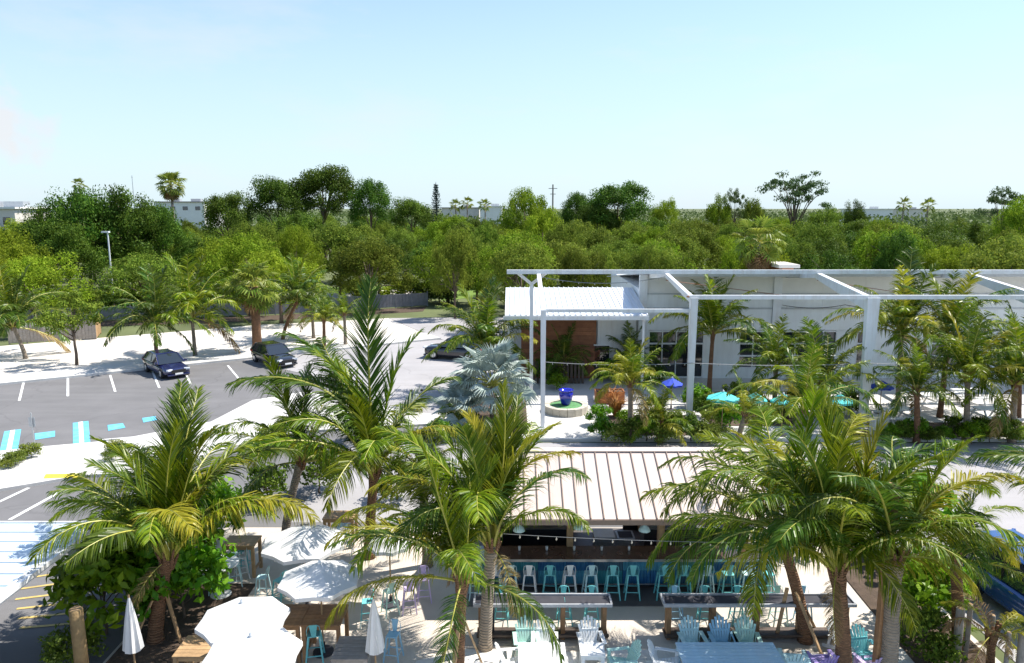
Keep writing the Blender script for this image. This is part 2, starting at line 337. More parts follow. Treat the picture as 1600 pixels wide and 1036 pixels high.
# ================================================================ THE SETTING
def slab(name, pts, z0, z1, m): return struct(MB().prism([(p[0], p[1]) for p in pts], z0, z1).build(name, m))
def sheet(name, pts, z, m): return struct(MB().add([(p[0], p[1], z) for p in pts], [tuple(range(len(pts)))]).build(name, m))
def pts(*pp): return [tuple(G(x, y)[:2]) for x, y in pp]

g = MB(); n_ = 24
g.add([(x, y, -.03) for y in np.linspace(-300, 9000, n_) for x in np.linspace(-6000, 6000, n_)],
      [(j * n_ + i, j * n_ + i + 1, (j + 1) * n_ + i + 1, (j + 1) * n_ + i) for j in range(n_ - 1) for i in range(n_ - 1)])
struct(g.build('ground', M['ground']))

# lot beyond the car park, its pale walk and the asphalt
U = Vector((13.0, 8.2, 0)).normalized(); W = Vector((-U.y, U.x, 0))         # run of the parking row, and square to it
K0 = G(0, 602); 
def along(t, s=0): p = K0 + U * t + W * s; return (p.x, p.y)
LOT_END = 31.5
sheet('lot_ground', [along(-40, 3), along(LOT_END, 3), along(LOT_END + 1, 14), along(20, 16.5), along(-40, 16.5)], -.012, M['shell'])
slab('parking_walk', [along(-40, .16), along(LOT_END, .16), along(LOT_END, 2.9), along(-40, 2.9)], -.02, .11, M['concrete'])
slab('parking_kerb', [along(-40, 0), along(LOT_END, 0), along(LOT_END, .155), along(-40, .155)], -.02, .13, M['kerb'])
sheet('lot_drive', [along(LOT_END + .05, -2), (3, 66), (3, 76), along(LOT_END + 1.05, 14), along(LOT_END + .05, 3)], -.008, M['asphalt_pale'])
sheet('asphalt', [along(-60, 0), along(LOT_END, 0), (2, 66), (2, 47), (-3.8, 47), (-3.8, 34.3), (70, 34.3), (70, 24.8), (12.2, 24.8), (12.2, 5), (70, 5), (70, -4), (-70, -4), (-70, 25)], -.016, M['asphalt'])
sheet('service_road', [(-8, 34.2), (70, 34.2), (70, 12), (12.6, 12), (12.6, 25.1), (-8, 25.1)], -.011, M['asphalt_pale'])
sheet('drive_lane', [along(15, -.05), along(18.5, -10), (-9.5, 41.5), (-3.9, 35.5), (-4, 46.9), (1.9, 47), (1.9, 62), along(31, -.05)], -.006, M['asphalt_pale'])

# courtyard in front of the warehouse
slab('courtyard', [(-3.6, 34.6), (60, 34.6), (60, 48), (-3.6, 48)], -.03, .10, M['concrete'])
slab('courtyard_kerb', [(-3.76, 34.42), (60, 34.42), (60, 34.59), (-3.76, 34.59)], -.03, .125, M['kerb'])
# paving joints of the courtyard as low slabs
pv = thing('courtyard_paving', None, None); struct(pv)
slab_me = MB().prism([(-1.17, -1.17), (1.17, -1.17), (1.17, 1.17), (-1.17, 1.17)], 0, .012).mesh('paving_slab')
for i in range(18):
    for j in range(5):
        link('paving_slab', slab_me, M['concrete'], pv, (-2.3 + i * 2.4, 36.0 + j * 2.4, .101))

# island between the car park and the road
isl = pts((-240, 745), (0, 708), (35, 704), (180, 691), (330, 662), (395, 628), (480, 614), (560, 634), (690, 652), (694, 664), (480, 676), (400, 690), (232, 741), (130, 746), (0, 768), (-240, 820))
slab('traffic_island', isl, -.03, .115, M['concrete'])
cx_ = sum(p[0] for p in isl) / len(isl); cy_ = sum(p[1] for p in isl) / len(isl)
for nm, a, b in (('tactile_pad', 68, 122),):
    q = pts((a, 752), (b, 750), (b + 2, 744), (a + 4, 745)); sheet(nm, q, .121, M['yellowpad'])
# terrace where the tables stand, and the sand in front of it
slab('terrace', [(-10.2, 5), (12.2, 5), (12.2, 24.6), (-10.2, 24.6)], -.03, .02, M['terrace'])
sheet('beach_sand', [(-3.0, 5.5), (11.8, 5.5), (11.9, 16.9), (10.5, 17.35), (7.5, 17.1), (4, 17.3), (1.0, 17.15), (-1.2, 17.3), (-2.4, 16.8)], .026, M['sand'])
# bar floor
slab('bar_floor', [(-1.3, 19.35), (8.0, 19.35), (8.0, 24.5), (-1.3, 24.5)], .01, .045, M['darkfloor'])

# painted markings
def stripe(name, a, b, w, z, m):
    a, b = Vector((a[0], a[1], 0)), Vector((b[0], b[1], 0)); d = (b - a).normalized(); s = Vector((-d.y, d.x, 0)) * w / 2
    return struct(MB().add([(*(a - s)[:2], z), (*(b - s)[:2], z), (*(b + s)[:2], z), (*(a + s)[:2], z)], [(0, 1, 2, 3)]).build(name, m))
for a, b in (((30, 626), (37, 597)), ((106, 619), (106, 591)), ((180, 612), (172, 586)), ((249, 606), (238, 580)), ((375, 594), (356, 571)), ((298, 600), (287, 577))):
    A, B = G(*a), G(*b); stripe('parking_line', A, B, .13, -.002, M['paint'])
# blue bay markings with white centre line, and blue wheelchair pads
for (a, b) in (((128, 699), (126, 659)), ((12, 712), (20, 672))):
    A, B = G(*a), G(*b); stripe('bay_marking', A, B, .72, -.004, M['bluepaint']); stripe('bay_line', A, B, .2, .001, M['paint'])
for q in (((55, 687), (86, 682), (86, 673), (54, 677)), ((169, 673), (196, 668), (192, 661), (168, 664)), ((224, 660), (246, 656), (243, 650), (222, 653))):
    sheet('bay_pad', pts(*q), -.003, M['bluepaint'])
for a, b in (((-10, 788), (45, 762)), ((15, 812), (98, 766))):
    A, B = G(*a), G(*b); stripe('road_line', A, B, .16, -.003, M['paint'])
for k in range(6):
    A, B = G(20 + k * 2, 926 + k * 15 - 20), G(150 - k * 3, 892 + k * 17 - 5); A.x, B.x = A.x, B.x
    stripe('hatch_line', A, B, .10, -.003, M['yellowpaint'])
# wheel stops in the blue bays
ws = MB().box((0, 0, .06), (1.7, .16, .12)).mesh('wheel_stop')
for i, (x, y) in enumerate(((62, 706), (190, 688))):
    p = G(x, y); o = link('wheel_stop', ws, M['kerb'], None, (p.x, p.y, 0), (0, 0, math.atan2(U.y, U.x) * .55))
    tag(o, ['concrete wheel stop beside the tall sign pole', 'concrete wheel stop below the blue painted bays'][i], 'wheel stop')

# ================================================================ VEGETATION
rng = np.random.default_rng(7)
def rot_to(n):
    return n.to_track_quat('Z', 'X').to_matrix()

# ---- pinnate fronds: e0 and e1 are the stalk's rise at its base and tip
def frond_mesh(name, seed, e0, e1, L=4.0, n=96, leaf=.92, hang=.5, wid=.034, side=0.0, twist=0.0, close=0.0):
    rnd = random.Random(seed); S = 16; P = [Vector((0, 0, 0))]; T = []; wob = rnd.uniform(-.12, .12)
    for i in range(S):
        t = (i + .5) / S; e = R(e0 + (e1 - e0) * t ** 1.35) + wob * math.sin(t * 7 + seed); a = side * t * t
        d = Vector((math.cos(e) * math.cos(a), math.cos(e) * math.sin(a), math.sin(e))); T.append(d); P.append(P[-1] + d * L / S)
    mb = MB(); mb.tube(P, [.042 * (1 - .88 * i / S) for i in range(S + 1)], 4)
    nst = len(mb.f)
    def at(t):
        x = t * S; i = min(int(x), S - 1); return P[i] + (P[i + 1] - P[i]) * (x - i), T[i]
    bunch = {-1: (0, 0, 0, 1), 1: (0, 0, 0, 1)}; left = {-1: 0, 1: 0}
    for k in range(n):
        t = .15 + .845 * k / (n - 1); p, d = at(t)
        s0 = d.cross(Vector((0, 0, 1)))
        if s0.length < .05: s0 = Vector((0, 1, 0))
        s0.normalize(); nrm = s0.cross(d).normalized()
        ln0 = leaf * (math.sin(math.pi * min(1, (t * .84 + .13))) ** .6)
        for sg in (-1, 1):
            if left[sg] <= 0:
                bunch[sg] = (rnd.gauss(0, .16), rnd.gauss(0, .17), rnd.gauss(0, .28), rnd.uniform(.82, 1.1)); left[sg] = rnd.randint(3, 9)
                if rnd.random() < .10: left[sg] -= 2; continue
            left[sg] -= 1
            if rnd.random() < .05: continue
            bf, bl, bh, bk = bunch[sg]; ln = ln0 * bk * rnd.uniform(.85, 1.08)
            fwd = .50 + .55 * t + close + bf + rnd.uniform(-.08, .08); lift = .34 - .30 * t + close * .3 + bl + rnd.uniform(-.10, .10) + twist * sg
            v = (s0 * sg + d * fwd + nrm * lift).normalized()
            h = max(.02, hang * (1 + bh) * rnd.uniform(.75, 1.3)); w = wid * rnd.uniform(.75, 1.2)
            q = [p]; dv = v.copy()
            for m_ in range(3):
                dv = (dv + Vector((0, 0, -1)) * h * (.22 + .42 * m_)).normalized(); q.append(q[-1] + dv * ln / 3)
            ac = d.cross(v).cross(v); ac = ac.normalized() if ac.length > .01 else nrm
            ph = rnd.gauss(0, .75); ac = (ac * math.cos(ph) + v.cross(ac) * math.sin(ph)).normalized()
            o = len(mb.v); wd = (w * .6, w, w * .7)
            for m_ in range(3): mb.v.append(tuple(q[m_] + ac * wd[m_] / 2)); mb.v.append(tuple(q[m_] - ac * wd[m_] / 2))
            mb.v.append(tuple(q[3])); mb.f += [(o, o + 1, o + 3, o + 2), (o + 2, o + 3, o + 5, o + 4), (o + 4, o + 5, o + 6)]
    me = mb.mesh(name); me.materials.append(M['frond']); me.materials.append(M['rachis'])
    ix = [1] * nst + [0] * (len(me.polygons) - nst); me.polygons.foreach_set('material_index', ix)
    return me
FR = {}
for k, (c, e0, e1, hg) in enumerate((('spear', 86, 66, .12), ('spear', 82, 44, .25), ('up', 76, 10, .5), ('up', 72, -12, .6), ('up', 66, -32, .7), ('mid', 56, -38, .75), ('mid', 50, -55, .8),
                                     ('mid', 42, -28, .8), ('low', 28, -62, .8), ('low', 18, -50, .85), ('low', 10, -72, .8), ('hang', -18, -80, .5))):
    for v in range(3):
        FR.setdefault(c, []).append(frond_mesh('frond', 100 + k * 7 + v, e0 + v * 3, e1 - v * 7, hang=hg, side=(-.55, .5, .15)[v], twist=(.1, -.12, .2)[v], close=.9 if c == 'spear' else (.25 if c == 'up' else 0)))
# coarser leaves for the palms further off
FRC = {}
for k, (c, e0, e1, hg) in enumerate((('spear', 84, 60, .15), ('up', 74, 8, .4), ('up', 64, -20, .45), ('mid', 50, -42, .5), ('mid', 40, -30, .5), ('low', 20, -62, .55), ('hang', -15, -78, .5))):
    FRC.setdefault(c, []).append(frond_mesh('frond', 300 + k, e0, e1, n=52, leaf=.9, hang=hg * 1.5, wid=.058, side=(-.2, .25)[k % 2]))

def palm(label, base, heart, L, nf, seed, group=None, mats=None, trunk='palmbark', r=(.17, .12), coarse=False, extra=(), props=False, name='coconut_palm', avoid=None, mixc=None):
    rnd = random.Random(seed); base, heart = Vector(base), Vector(heart)
    t = thing(name, label, 'palm tree', base, 0, group); h = heart - base; P = []; N_ = 12
    for i in range(N_ + 1):
        k = i / N_; P.append(Vector((h.x * k ** 1.4, h.y * k ** 1.4, h.z * k)))
    rr = [r[0] * (1.25 if i == 0 else 1.0 - (1 - r[1] / r[0]) * (i / N_)) * (1.0 + .05 * (i % 2)) for i in range(N_ + 1)]
    rr[-1] *= 1.15; rr[-2] *= 1.2; P[0].z -= .04
    MB().tube(P, rr, 10).build('trunk', M[trunk], t, smooth=True)
    bm = MB()                                                # fibrous boots round the heart
    for i in range(9):
        a = i * 2.4; b0 = h + Vector((math.cos(a) * r[1] * .7, math.sin(a) * r[1] * .7, -.30)); b1 = h + Vector((math.cos(a) * r[1] * 1.9, math.sin(a) * r[1] * 1.9, .10 + .1 * (i % 3)))
        bm.bar(b0, b1, .10, .05, .5)
    bm.build('leaf_bases', M['palmbarkred'], t)
    lib = FRC if coarse else FR
    cls = mixc or ['spear'] * 3 + ['up'] * 6 + ['mid'] * 6 + ['low'] * 4 + ['hang'] * 1
    mats = mats or (['frond'] * 7 + ['frondyellow', 'fronddark', 'fronddark', 'fronddark'])
    spec = []
    for i in range(nf):
        c = cls[int(i * len(cls) / nf)]; spec.append((i * 137.5 + rnd.uniform(-18, 18) + seed * 31, c, L * rnd.uniform(.85, 1.08) * (.8 if c == 'spear' and i == 0 else 1), None))
    if avoid: spec = [(az, c, l, mm) if c in ('spear', 'up') or not avoid(az % 360) else (az + 150 if not avoid((az + 150) % 360) else 90 + (az % 80), 'up', l, mm) for az, c, l, mm in spec]
    for e in extra: spec.append((e[0], e[1], e[2], e[3] if len(e) > 3 else None))
    for i, (az, c, l, mm) in enumerate(spec):
        me = rnd.choice(lib[c]); m = mm or rnd.choice(mats)
        if mm is None and c == 'hang': m = 'deadfrond' if rnd.random() < .5 else m
        o = link('frond', me, None, t, h + Vector((math.cos(R(az)) * r[1] * .6, math.sin(R(az)) * r[1] * .6, -.05)), (rnd.uniform(-.16, .16), rnd.uniform(-.05, .05), R(az)), l / 4.0)
        if m != 'frond': setmat(o, M[m])
    if props:
        for k in range(3):
            a = R(100 + k * 120 + seed * 13); b0 = Vector((math.cos(a) * .72, math.sin(a) * .72, -.02)); b1 = Vector((math.cos(a) * .13, math.sin(a) * .13, min(1.5, h.z * .62))) + Vector((h.x, h.y, 0)) * .5
            MB().bar(b0, b1, .085, .045).build('prop', M['woodlight'], t)
    return t

# ---- fan leaves
def fan_mesh(name, seed, R0=.95, seg=30, pet=1.1, spread=R(250), droop=.35):
    rnd = random.Random(seed); mb = MB(); mb.tube([(0, 0, 0), (pet * .5, 0, .06), (pet, 0, 0)], [.035, .028, .02], 4); ns = len(mb.f)
    c = Vector((pet, 0, 0))
    for i in range(seg):
        a0 = -spread / 2 + spread * i / seg; a1 = -spread / 2 + spread * (i + 1) / seg; am = (a0 + a1) / 2; l = R0 * rnd.uniform(.9, 1.06) * (.8 + .2 * math.cos(am * .5))
        def q(a, r, z): return c + Vector((math.cos(a) * r, math.sin(a) * r, z))
        z1, z2 = .05, -droop * rnd.uniform(.4, 1.2) * R0 * .5
        zf = abs(math.sin(am)) * .16
        o = len(mb.v)
        mb.v += [tuple(p) for p in (q(a0, .05, 0), q(am, l * .62, z1 + .045 + zf), q(a0, l * .6, z1 - .01 + zf), q(a1, .05, 0), q(a1, l * .6, z1 - .01 + zf), q(am + rnd.uniform(-.03, .03), l, z2 + zf))]
        mb.f += [(o, o + 1, o + 2), (o, o + 3, o + 1), (o + 3, o + 4, o + 1), (o + 2, o + 1, o + 5), (o + 1, o + 4, o + 5)]
    me = mb.mesh(name); me.materials.append(M['fan']); me.materials.append(M['rachis'])
    me.polygons.foreach_set('material_index', [1] * ns + [0] * (len(me.polygons) - ns)); return me
FAN = [fan_mesh('fan_leaf', 40 + i, droop=.2 + .25 * i) for i in range(3)]
FANC = [fan_mesh('fan_leaf', 50 + i, seg=16, droop=.5 + .2 * i) for i in range(2)]
def fan_palm(label, base, hz, n, scale, seed, m='fan', trunk='palmbark', r=.16, group=None, coarse=True, name='fan_palm', skirt=0, low=-55):
    rnd = random.Random(seed); t = thing(name, label, 'palm tree', base, 0, group)
    MB().tube([(0, 0, -.05), (0.02, 0, hz * .5), (0, 0.01, hz)], [r * 1.15, r, r * .95], 9).build('trunk', M[trunk], t, True)
    for i in range(n):
        k = i / max(1, n - 1); el = 82 - (82 - low) * k ** .8 + rnd.uniform(-8, 8)
        o = link('fan_leaf', rnd.choice(FANC if coarse else FAN), None, t, (0, 0, hz), (rnd.uniform(-.4, .4), R(-el), R(i * 137.5 + rnd.uniform(-15, 15))), scale * rnd.uniform(.85, 1.1))
        if m != 'fan': setmat(o, M[m])
    for i in range(skirt):
        o = link('dead_leaf', rnd.choice(FANC), None, t, (0, 0, hz - .1 - .04 * i), (0, R(68 + rnd.uniform(-8, 10)), R(i * 137.5)), scale * .9); setmat(o, M['deadfrond'])
    return t

# ---- broadleaf crowns made of many leaf faces in clumps
def leaf_quads(C, Nn, size, rs):
    n = len(C); up = rs.normal(size=(n, 3)); a = np.cross(Nn, up); a /= np.linalg.norm(a, axis=1, keepdims=True) + 1e-9
    b = np.cross(Nn, a); s = size * rs.uniform(.6, 1.3, (n, 1)); w = s * rs.uniform(.38, .6, (n, 1))
    fold = Nn * s * rs.uniform(-.18, .18, (n, 1))
    return np.stack([C - a * s, C + b * w + fold, C + a * s, C - b * w + fold], 1)
def crown(name, seed, rx, rz, clumps, per, leaf, zc=0.0, cr=(.20, .34), shell=.55, flat=.8, top=.25):
    rs = np.random.default_rng(seed); d = rs.normal(size=(clumps, 3)); d /= np.linalg.norm(d, axis=1, keepdims=True)
    d[:, 2] = np.where(d[:, 2] < -.45, -d[:, 2], d[:, 2])
    rad = shell + (1 - shell) * rs.random((clumps, 1)) ** .6
    lob = 1 + .22 * np.sin(d[:, :1] * 3.1 + seed) * np.cos(d[:, 1:2] * 2.7 + seed * 1.7)
    C = d * rad * lob * np.array([rx, rx, rz]); C[:, 2] += zc
    R_ = rs.uniform(cr[0], cr[1], clumps) * rx
    V = []
    for i in range(clumps):
        k = int(per * rs.uniform(.6, 1.35)); q = rs.normal(size=(k, 3)); q /= np.linalg.norm(q, axis=1, keepdims=True)
        rr = rs.random((k, 1)) ** .45
        P = C[i] + q * rr * R_[i] * np.array([1, 1, flat])
        nn = q * .8 + rs.normal(size=(k, 3)) * .55 + np.array([0, 0, top]); nn /= np.linalg.norm(nn, axis=1, keepdims=True)
        V.append(leaf_quads(P, nn, leaf, rs))
    return npmesh(name, np.concatenate(V)), C
def limbs(name, seed, C, z0, r0, n=9, fork=.45):
    rnd = random.Random(seed); mb = MB(); zt = float(np.mean(C[:, 2])); zf = z0 * fork
    mb.tube([(0, 0, -.1), (.04, .02, zf * .5), (0, 0, zf), (.05, -.05, zt)], [r0 * 1.25, r0, r0 * .85, r0 * .3], 7)
    idx = list(range(len(C))); rnd.shuffle(idx)
    for i in idx[:n]:
        c = Vector(C[i]); s = Vector((0, 0, zf + (zt - zf) * rnd.uniform(0, .5))); mid = s.lerp(c, .5) + Vector((0, 0, rnd.uniform(.0, .12) * c.length))
        mb.tube([s, mid, c], [r0 * .45, r0 * .28, r0 * .08], 5)
    return mb.mesh(name, True)
# kinds of tree, unit scale in metres (rx about 4, height about 7)
KINDS = {}
def kind(key, seeds, m, **k):
    for s in seeds:
        kk = dict(rx=4.0, rz=3.3, clumps=105, per=150, leaf=.115, zc=3.75, cr=(.15, .27)); kk.update(k); zz = kk.pop('trunkr', .2); nl = kk.pop('nl', 9)
        me, C = crown('crown', s, **kk); me.materials.append(M[m]); tr = limbs('trunk', s, C, kk['zc'], zz, nl); tr.materials.append(M['bark'])
        KINDS.setdefault(key, []).append((tr, me, kk['zc'] + kk['rz'] * 1.08))
kind('oak', (11, 12, 13, 14), 'oak')
kind('light', (21, 22, 23), 'oaklight', clumps=95)
kind('dark', (31, 32, 33, 34), 'darkleaf', rx=4.0, rz=3.9, zc=4.7, clumps=90, per=230, leaf=.12, cr=(.19, .33), shell=.5)
kind('tall', (35, 36, 37, 38), 'darkleaf', rx=4.0, rz=3.0, zc=7.2, clumps=85, per=230, leaf=.12, cr=(.2, .34), shell=.5)
kind('pine', (41, 42), 'pine', rx=3.6, rz=2.3, zc=6.4, clumps=38, per=110, leaf=.11, cr=(.12, .24), shell=.25, flat=.42, nl=20, trunkr=.13)
kind('small', (51, 52), 'oak', rx=2.2, rz=1.5, zc=3.2, clumps=40, per=120, leaf=.09, trunkr=.10)
def tree(key, v, base, width, height, rz, label, group=None, name='oak_tree', cat='tree'):
    tr, me, h0 = KINDS[key][v % len(KINDS[key])]
    rx0 = {'oak': 4.4, 'light': 4.4, 'dark': 4.4, 'tall': 4.4, 'pine': 3.9, 'small': 2.4}[key]
    t = thing(name, label, cat, base, rz, group); s = (width / 2 / rx0, width / 2 / rx0, height / h0); t.scale = s
    link('trunk', tr, None, t); link('crown', me, None, t); return t

# shrubs
SHR = []
for i, (rx, rz, m, lf) in enumerate(((.75, .62, 'shrub', .085), (.8, .55, 'fan', .07), (.7, .7, 'darkleaf', .07), (1.0, .95, 'shrub', .12))):
    me, C = crown('foliage', 60 + i, rx, rz, 26, 60, lf, zc=rz * .95, cr=(.3, .5), shell=.4); me.materials.append(M[m])
    st = limbs('stems', 60 + i, C, rz * .5, .03, 8); st.materials.append(M['bark']); SHR.append((st, me))
def shrub(k, base, s, label, group=None, m=None, sz=None, name='shrub', cat='shrub'):
    t = thing(name, label, cat, base, random.Random(base[0] * 31 + base[1] * 17).uniform(0, 6.28), group); t.scale = (s, s, sz or s)
    link('stems', SHR[k][0], None, t); f = link('foliage', SHR[k][1], None, t)
    if m: setmat(f, M[m])
    return t

# ================================================================ WAREHOUSE AND ITS BARE STEEL FRAME
YW, YC, YR = 47.5, 36.0, 42.6            # wall, front columns, ridge
ZT, ZE, ZR = 6.95, 6.85, 7.55
PIL = [8.5, 17.2, 25.9, 34.6, 43.3]
wh = thing('warehouse', 'long white metal clad warehouse with glazed doors behind the bare white steel frame', 'building', (25, YW, 0))
def W0(p): return (p[0] - 25, p[1] - YW, p[2])
def wbox(name, x0, x1, y0, y1, z0, z1, m, parent=wh, bevel=0):
    return MB().box(W0(((x0 + x1) / 2, (y0 + y1) / 2, (z0 + z1) / 2)), (x1 - x0, y1 - y0, z1 - z0)).build(name, m, parent, bevel=bevel)
wbox('core', 8.3, 50, YW + .12, YW + 14, 0, 6.0, M['wallpanel'])
for i in range(4):
    x0, x1 = PIL[i] + .27, PIL[i + 1] - .27
    for j, (z0, z1) in enumerate(((3.32, 4.74), (4.76, 5.70), (5.72, 6.95))):
        for k in range(3):
            a = x0 + (x1 - x0) * k / 3 + .006; b = x0 + (x1 - x0) * (k + 1) / 3 - .006
            wbox('wall_panel', a, b, YW, YW + .10, z0, z1, M['eaveshade'] if j == 2 else M['wallpanel'])
    wbox('girt', x0, x1, YW - .05, YW - .002, 4.70, 4.80, M['galv']); wbox('girt', x0, x1, YW - .05, YW - .002, 5.67, 5.75, M['galv'])
for x in PIL: wbox('pilaster', x - .26, x + .26, YW - .16, YW + .11, 0.1, 6.95, M['white'])
# ground storey: panels between openings
OPEN = [(8.95, 12.6, 'doors'), (14.9, 16.75, 'window'), (17.7, 21.3, 'window'), (22.6, 23.5, 'door'), (27.5, 30.6, 'window')]
edges = [8.77]
for o_ in OPEN: edges += [o_[0], o_[1]]
edges.append(43.0)
for i in range(0, len(edges), 2):
    a, b = edges[i], edges[i + 1]; n = max(1, round((b - a) / 2.4))
    for k in range(n):
        xa, xb = a + (b - a) * k / n + .004, a + (b - a) * (k + 1) / n - .004
        if any(p - .26 < xb and p + .26 > xa for p in PIL):
            for p in PIL:
                if p - .26 < xb and p + .26 > xa:
                    if p - .27 - xa > .05: wbox('wall_panel', xa, p - .265, YW + .004, YW + .1, .1, 3.30, M['wallpanel'])
                    if xb - p - .27 > .05: wbox('wall_panel', p + .265, xb, YW + .004, YW + .1, .1, 3.30, M['wallpanel'])
        else: wbox('wall_panel', xa, xb, YW + .004, YW + .1, .1, 3.30, M['wallpanel'])
for a, b, kd in OPEN:
    ds = kd != 'window'; z0 = .1 if ds else .75; zt = 3.05
    f = wbox('door' if ds else 'window', a, b, YW + .10, YW + .118, z0, 3.3, M['glass'])
    nn = max(1, round((b - a) / .92))
    for k in range(nn + 1):
        x = a + (b - a) * k / nn; x = min(max(x, a + .035), b - .035)
        MB().box(W0((x, YW + .04, (z0 + 3.3) / 2)), (.07, .10, 3.3 - z0)).build('mullion', M['white'], f)
    for z in ((z0 + .06, 2.42, 3.24) if ds else (z0 + .05, 1.6, 2.42, 3.24)):
        MB().box(W0(((a + b) / 2, YW + .038, z)), (b - a - .01, .09, .10)).build('transom', M['white'], f)
    if not ds: wbox('wall_panel', a, b, YW + .004, YW + .1, .1, z0, M['wallpanel'])
# warehouse roof: seamed panels set back from the ridge to brighten the wall
roof_n = 42; xa, xb = 8.2, 50.0
sl_ = .104; Lr = 19.0
rp_me = MB().box((0, Lr / 2, 0), ((xb - xa) / roof_n - .012, Lr, .05)).mesh('roof_panel')
for k in range(roof_n):
    x = xa + (xb - xa) * (k + .5) / roof_n
    link('roof_panel', rp_me, M['whiteroof'], wh, W0((x, YR + 2.2, ZR - .02 - 2.1 * sl_)), (-math.atan(sl_), 0, 0))

fr = thing('portal_frame_skeleton', 'bare white steel portal frame standing open in front of the warehouse', 'steel frame', (17, YC, 0))
def F0(p): return (p[0] - 17, p[1] - YC, p[2])
FX = [1.55, 8.95, 17.75, 26.5, 35.3]
for i, x in enumerate(FX):
    ztop = 6.25 if i == 0 else ZE
    wb, wt = (.20, .26) if i == 0 else ((.24, .36) if i == 1 else (.30, .62))
    c = MB(); y0, y1 = .28, .34
    c.add([F0(p) for p in ((x - wb / 2, YC - y0 / 2, .09), (x + wb / 2, YC - y0 / 2, .09), (x + wb / 2, YC + y0 / 2, .09), (x - wb / 2, YC + y0 / 2, .09),
                           (x - wt / 2, YC - y1 / 2, ztop), (x + wt / 2, YC - y1 / 2, ztop), (x + wt / 2, YC + y1 / 2, ztop), (x - wt / 2, YC + y1 / 2, ztop))],
          [(3, 2, 1, 0), (4, 5, 6, 7), (0, 1, 5, 4), (1, 2, 6, 5), (2, 3, 7, 6), (3, 0, 4, 7)])
    col = c.build('column', M['white'], fr, bevel=.01)
    MB().box(F0((x, YC, .16)), (wb + .3, .6, .16)).build('base_plate', M['concrete'] if i else M['white'], col)
    # rafter, deeper at the knee
    rz0 = ztop - .05
    rb = MB(); yk0, yk1 = YC - .16, YR
    hw = .11 if i < 2 else .14
    d0, d1 = (.30, .22) if i < 2 else (.72, .34)
    rb.add([F0(p) for p in ((x - hw, yk0, rz0 + .02), (x + hw, yk0, rz0 + .02), (x + hw, yk0, rz0 - d0), (x - hw, yk0, rz0 - d0), (x - hw, yk1, ZR - .06), (x + hw, yk1, ZR - .06), (x + hw, yk1, ZR - .06 - d1), (x - hw, yk1, ZR - .06 - d1))],
           [(0, 1, 2, 3), (7, 6, 5, 4), (1, 0, 4, 5), (2, 1, 5, 6), (3, 2, 6, 7), (0, 3, 7, 4)])
    rb.build('rafter', M['white'], fr)
    if i: MB().bar(F0((x, YR, ZR - .2)), F0((x, YW - .17, 6.9)), .22, .3).build('rafter', M['white'], fr)
    if i: MB().box(F0((x - .01, YC + .3, rz0 + .06)), (.5, .22, .07)).build('knee_plate', M['rust'], fr)
MB().bar(F0((-.3, YR, ZR)), F0((45, YR, ZR)), .20, .24).build('ridge_beam', M['white'], fr)
MB().bar(F0((FX[1] - .2, YC, ZE + .02)), F0((45, YC, ZE + .02)), .16, .20).build('eave_beam', M['white'], fr)
MB().bar(F0((FX[0], YC, 6.2)), F0((FX[1], YC, 6.2)), .14, .17).build('eave_beam', M['white'], fr)
# rear post and fork of the first bay
MB().bar(F0((1.15, YR + .4, .09)), F0((1.15, YR + .4, ZR - .7)), .2).build('post', M['white'], fr)
MB().bar(F0((1.15, YR + .4, ZR - .75)), F0((.3, YR + .1, ZR - .05)), .16).build('brace', M['white'], fr)
MB().bar(F0((1.15, YR + .4, ZR - .75)), F0((2.0, YR + .1, ZR - .05)), .16).build('brace', M['white'], fr)
# purlins run between the rafters
for a, b in ((FX[1], FX[2]), (FX[2], FX[3]), (FX[3], FX[4])):
    for k in (.5,):
        y = YR + (YW - YR) * k; MB().bar(F0((a + .15, y, ZR - .42)), F0((b - .15, y, ZR - .42)), .07, .16).build('purlin', M['galv'], fr)
    MB().tube([F0((a, YR + .1, ZR - .5)), F0((b, YW - .2, 5.6))], .022, 5).build('tie_rod', M['rust'], fr)

# ---- low pavilion with white ribbed roof, left of the warehouse
pav = thing('pavilion', 'low pavilion with white ribbed metal roof and red brown boarded front', 'building', (3.8, 46, 0))
def V0(p): return (p[0] - 3.8, p[1] - 46, p[2])
ya, yb, za, zb = 44.0, 50.4, 4.78, 5.78
npan = 26; x0, x1 = -.45, 8.2
ln = math.hypot(yb - ya, zb - za); me = MB().box((0, ln / 2, 0), ((x1 - x0) / npan - .05, ln, .05)).mesh('roof_panel'); rib = MB().box((0, ln / 2, .035), (.055, ln, .09)).mesh('roof_rib')
for k in range(npan):
    x = x0 + (x1 - x0) * (k + .5) / npan
    link('roof_panel', me, M['whiteroof'], pav, V0((x, ya, za)), (math.atan2(zb - za, yb - ya), 0, 0))
    link('roof_rib', rib, M['whiteroof'], pav, V0((x + (x1 - x0) / npan / 2, ya, za)), (math.atan2(zb - za, yb - ya), 0, 0))
MB().box(V0((3.87, ya - .04, za - .14)), (8.8, .06, .24)).build('fascia', M['white'], pav)
MB().bar(V0((x0 + .1, ya + .2, za - .12)), V0((x1 - .1, ya + .2, za - .12)), .12, .2).build('beam', M['white'], pav)
for x in (-.2, 8.0): MB().bar(V0((x, ya + .2, .09)), V0((x, ya + .2, za - .2)), .14).build('post', M['white'], pav)
MB().box(V0((3.9, yb - .3, 2.8)), (8.4, .2, 5.4)).build('back_wall', M['stuccow'], pav)
for k in range(14):
    z = .12 + k * .285; MB().box(V0((3.05, 47.4, z + .14)), (4.9, .05, .272)).build('board', M['redwood'], pav)
MB().box(V0((3.05, 47.5, 2.2)), (4.9, .12, 4.2)).build('wall_core', M['wooddark'], pav)
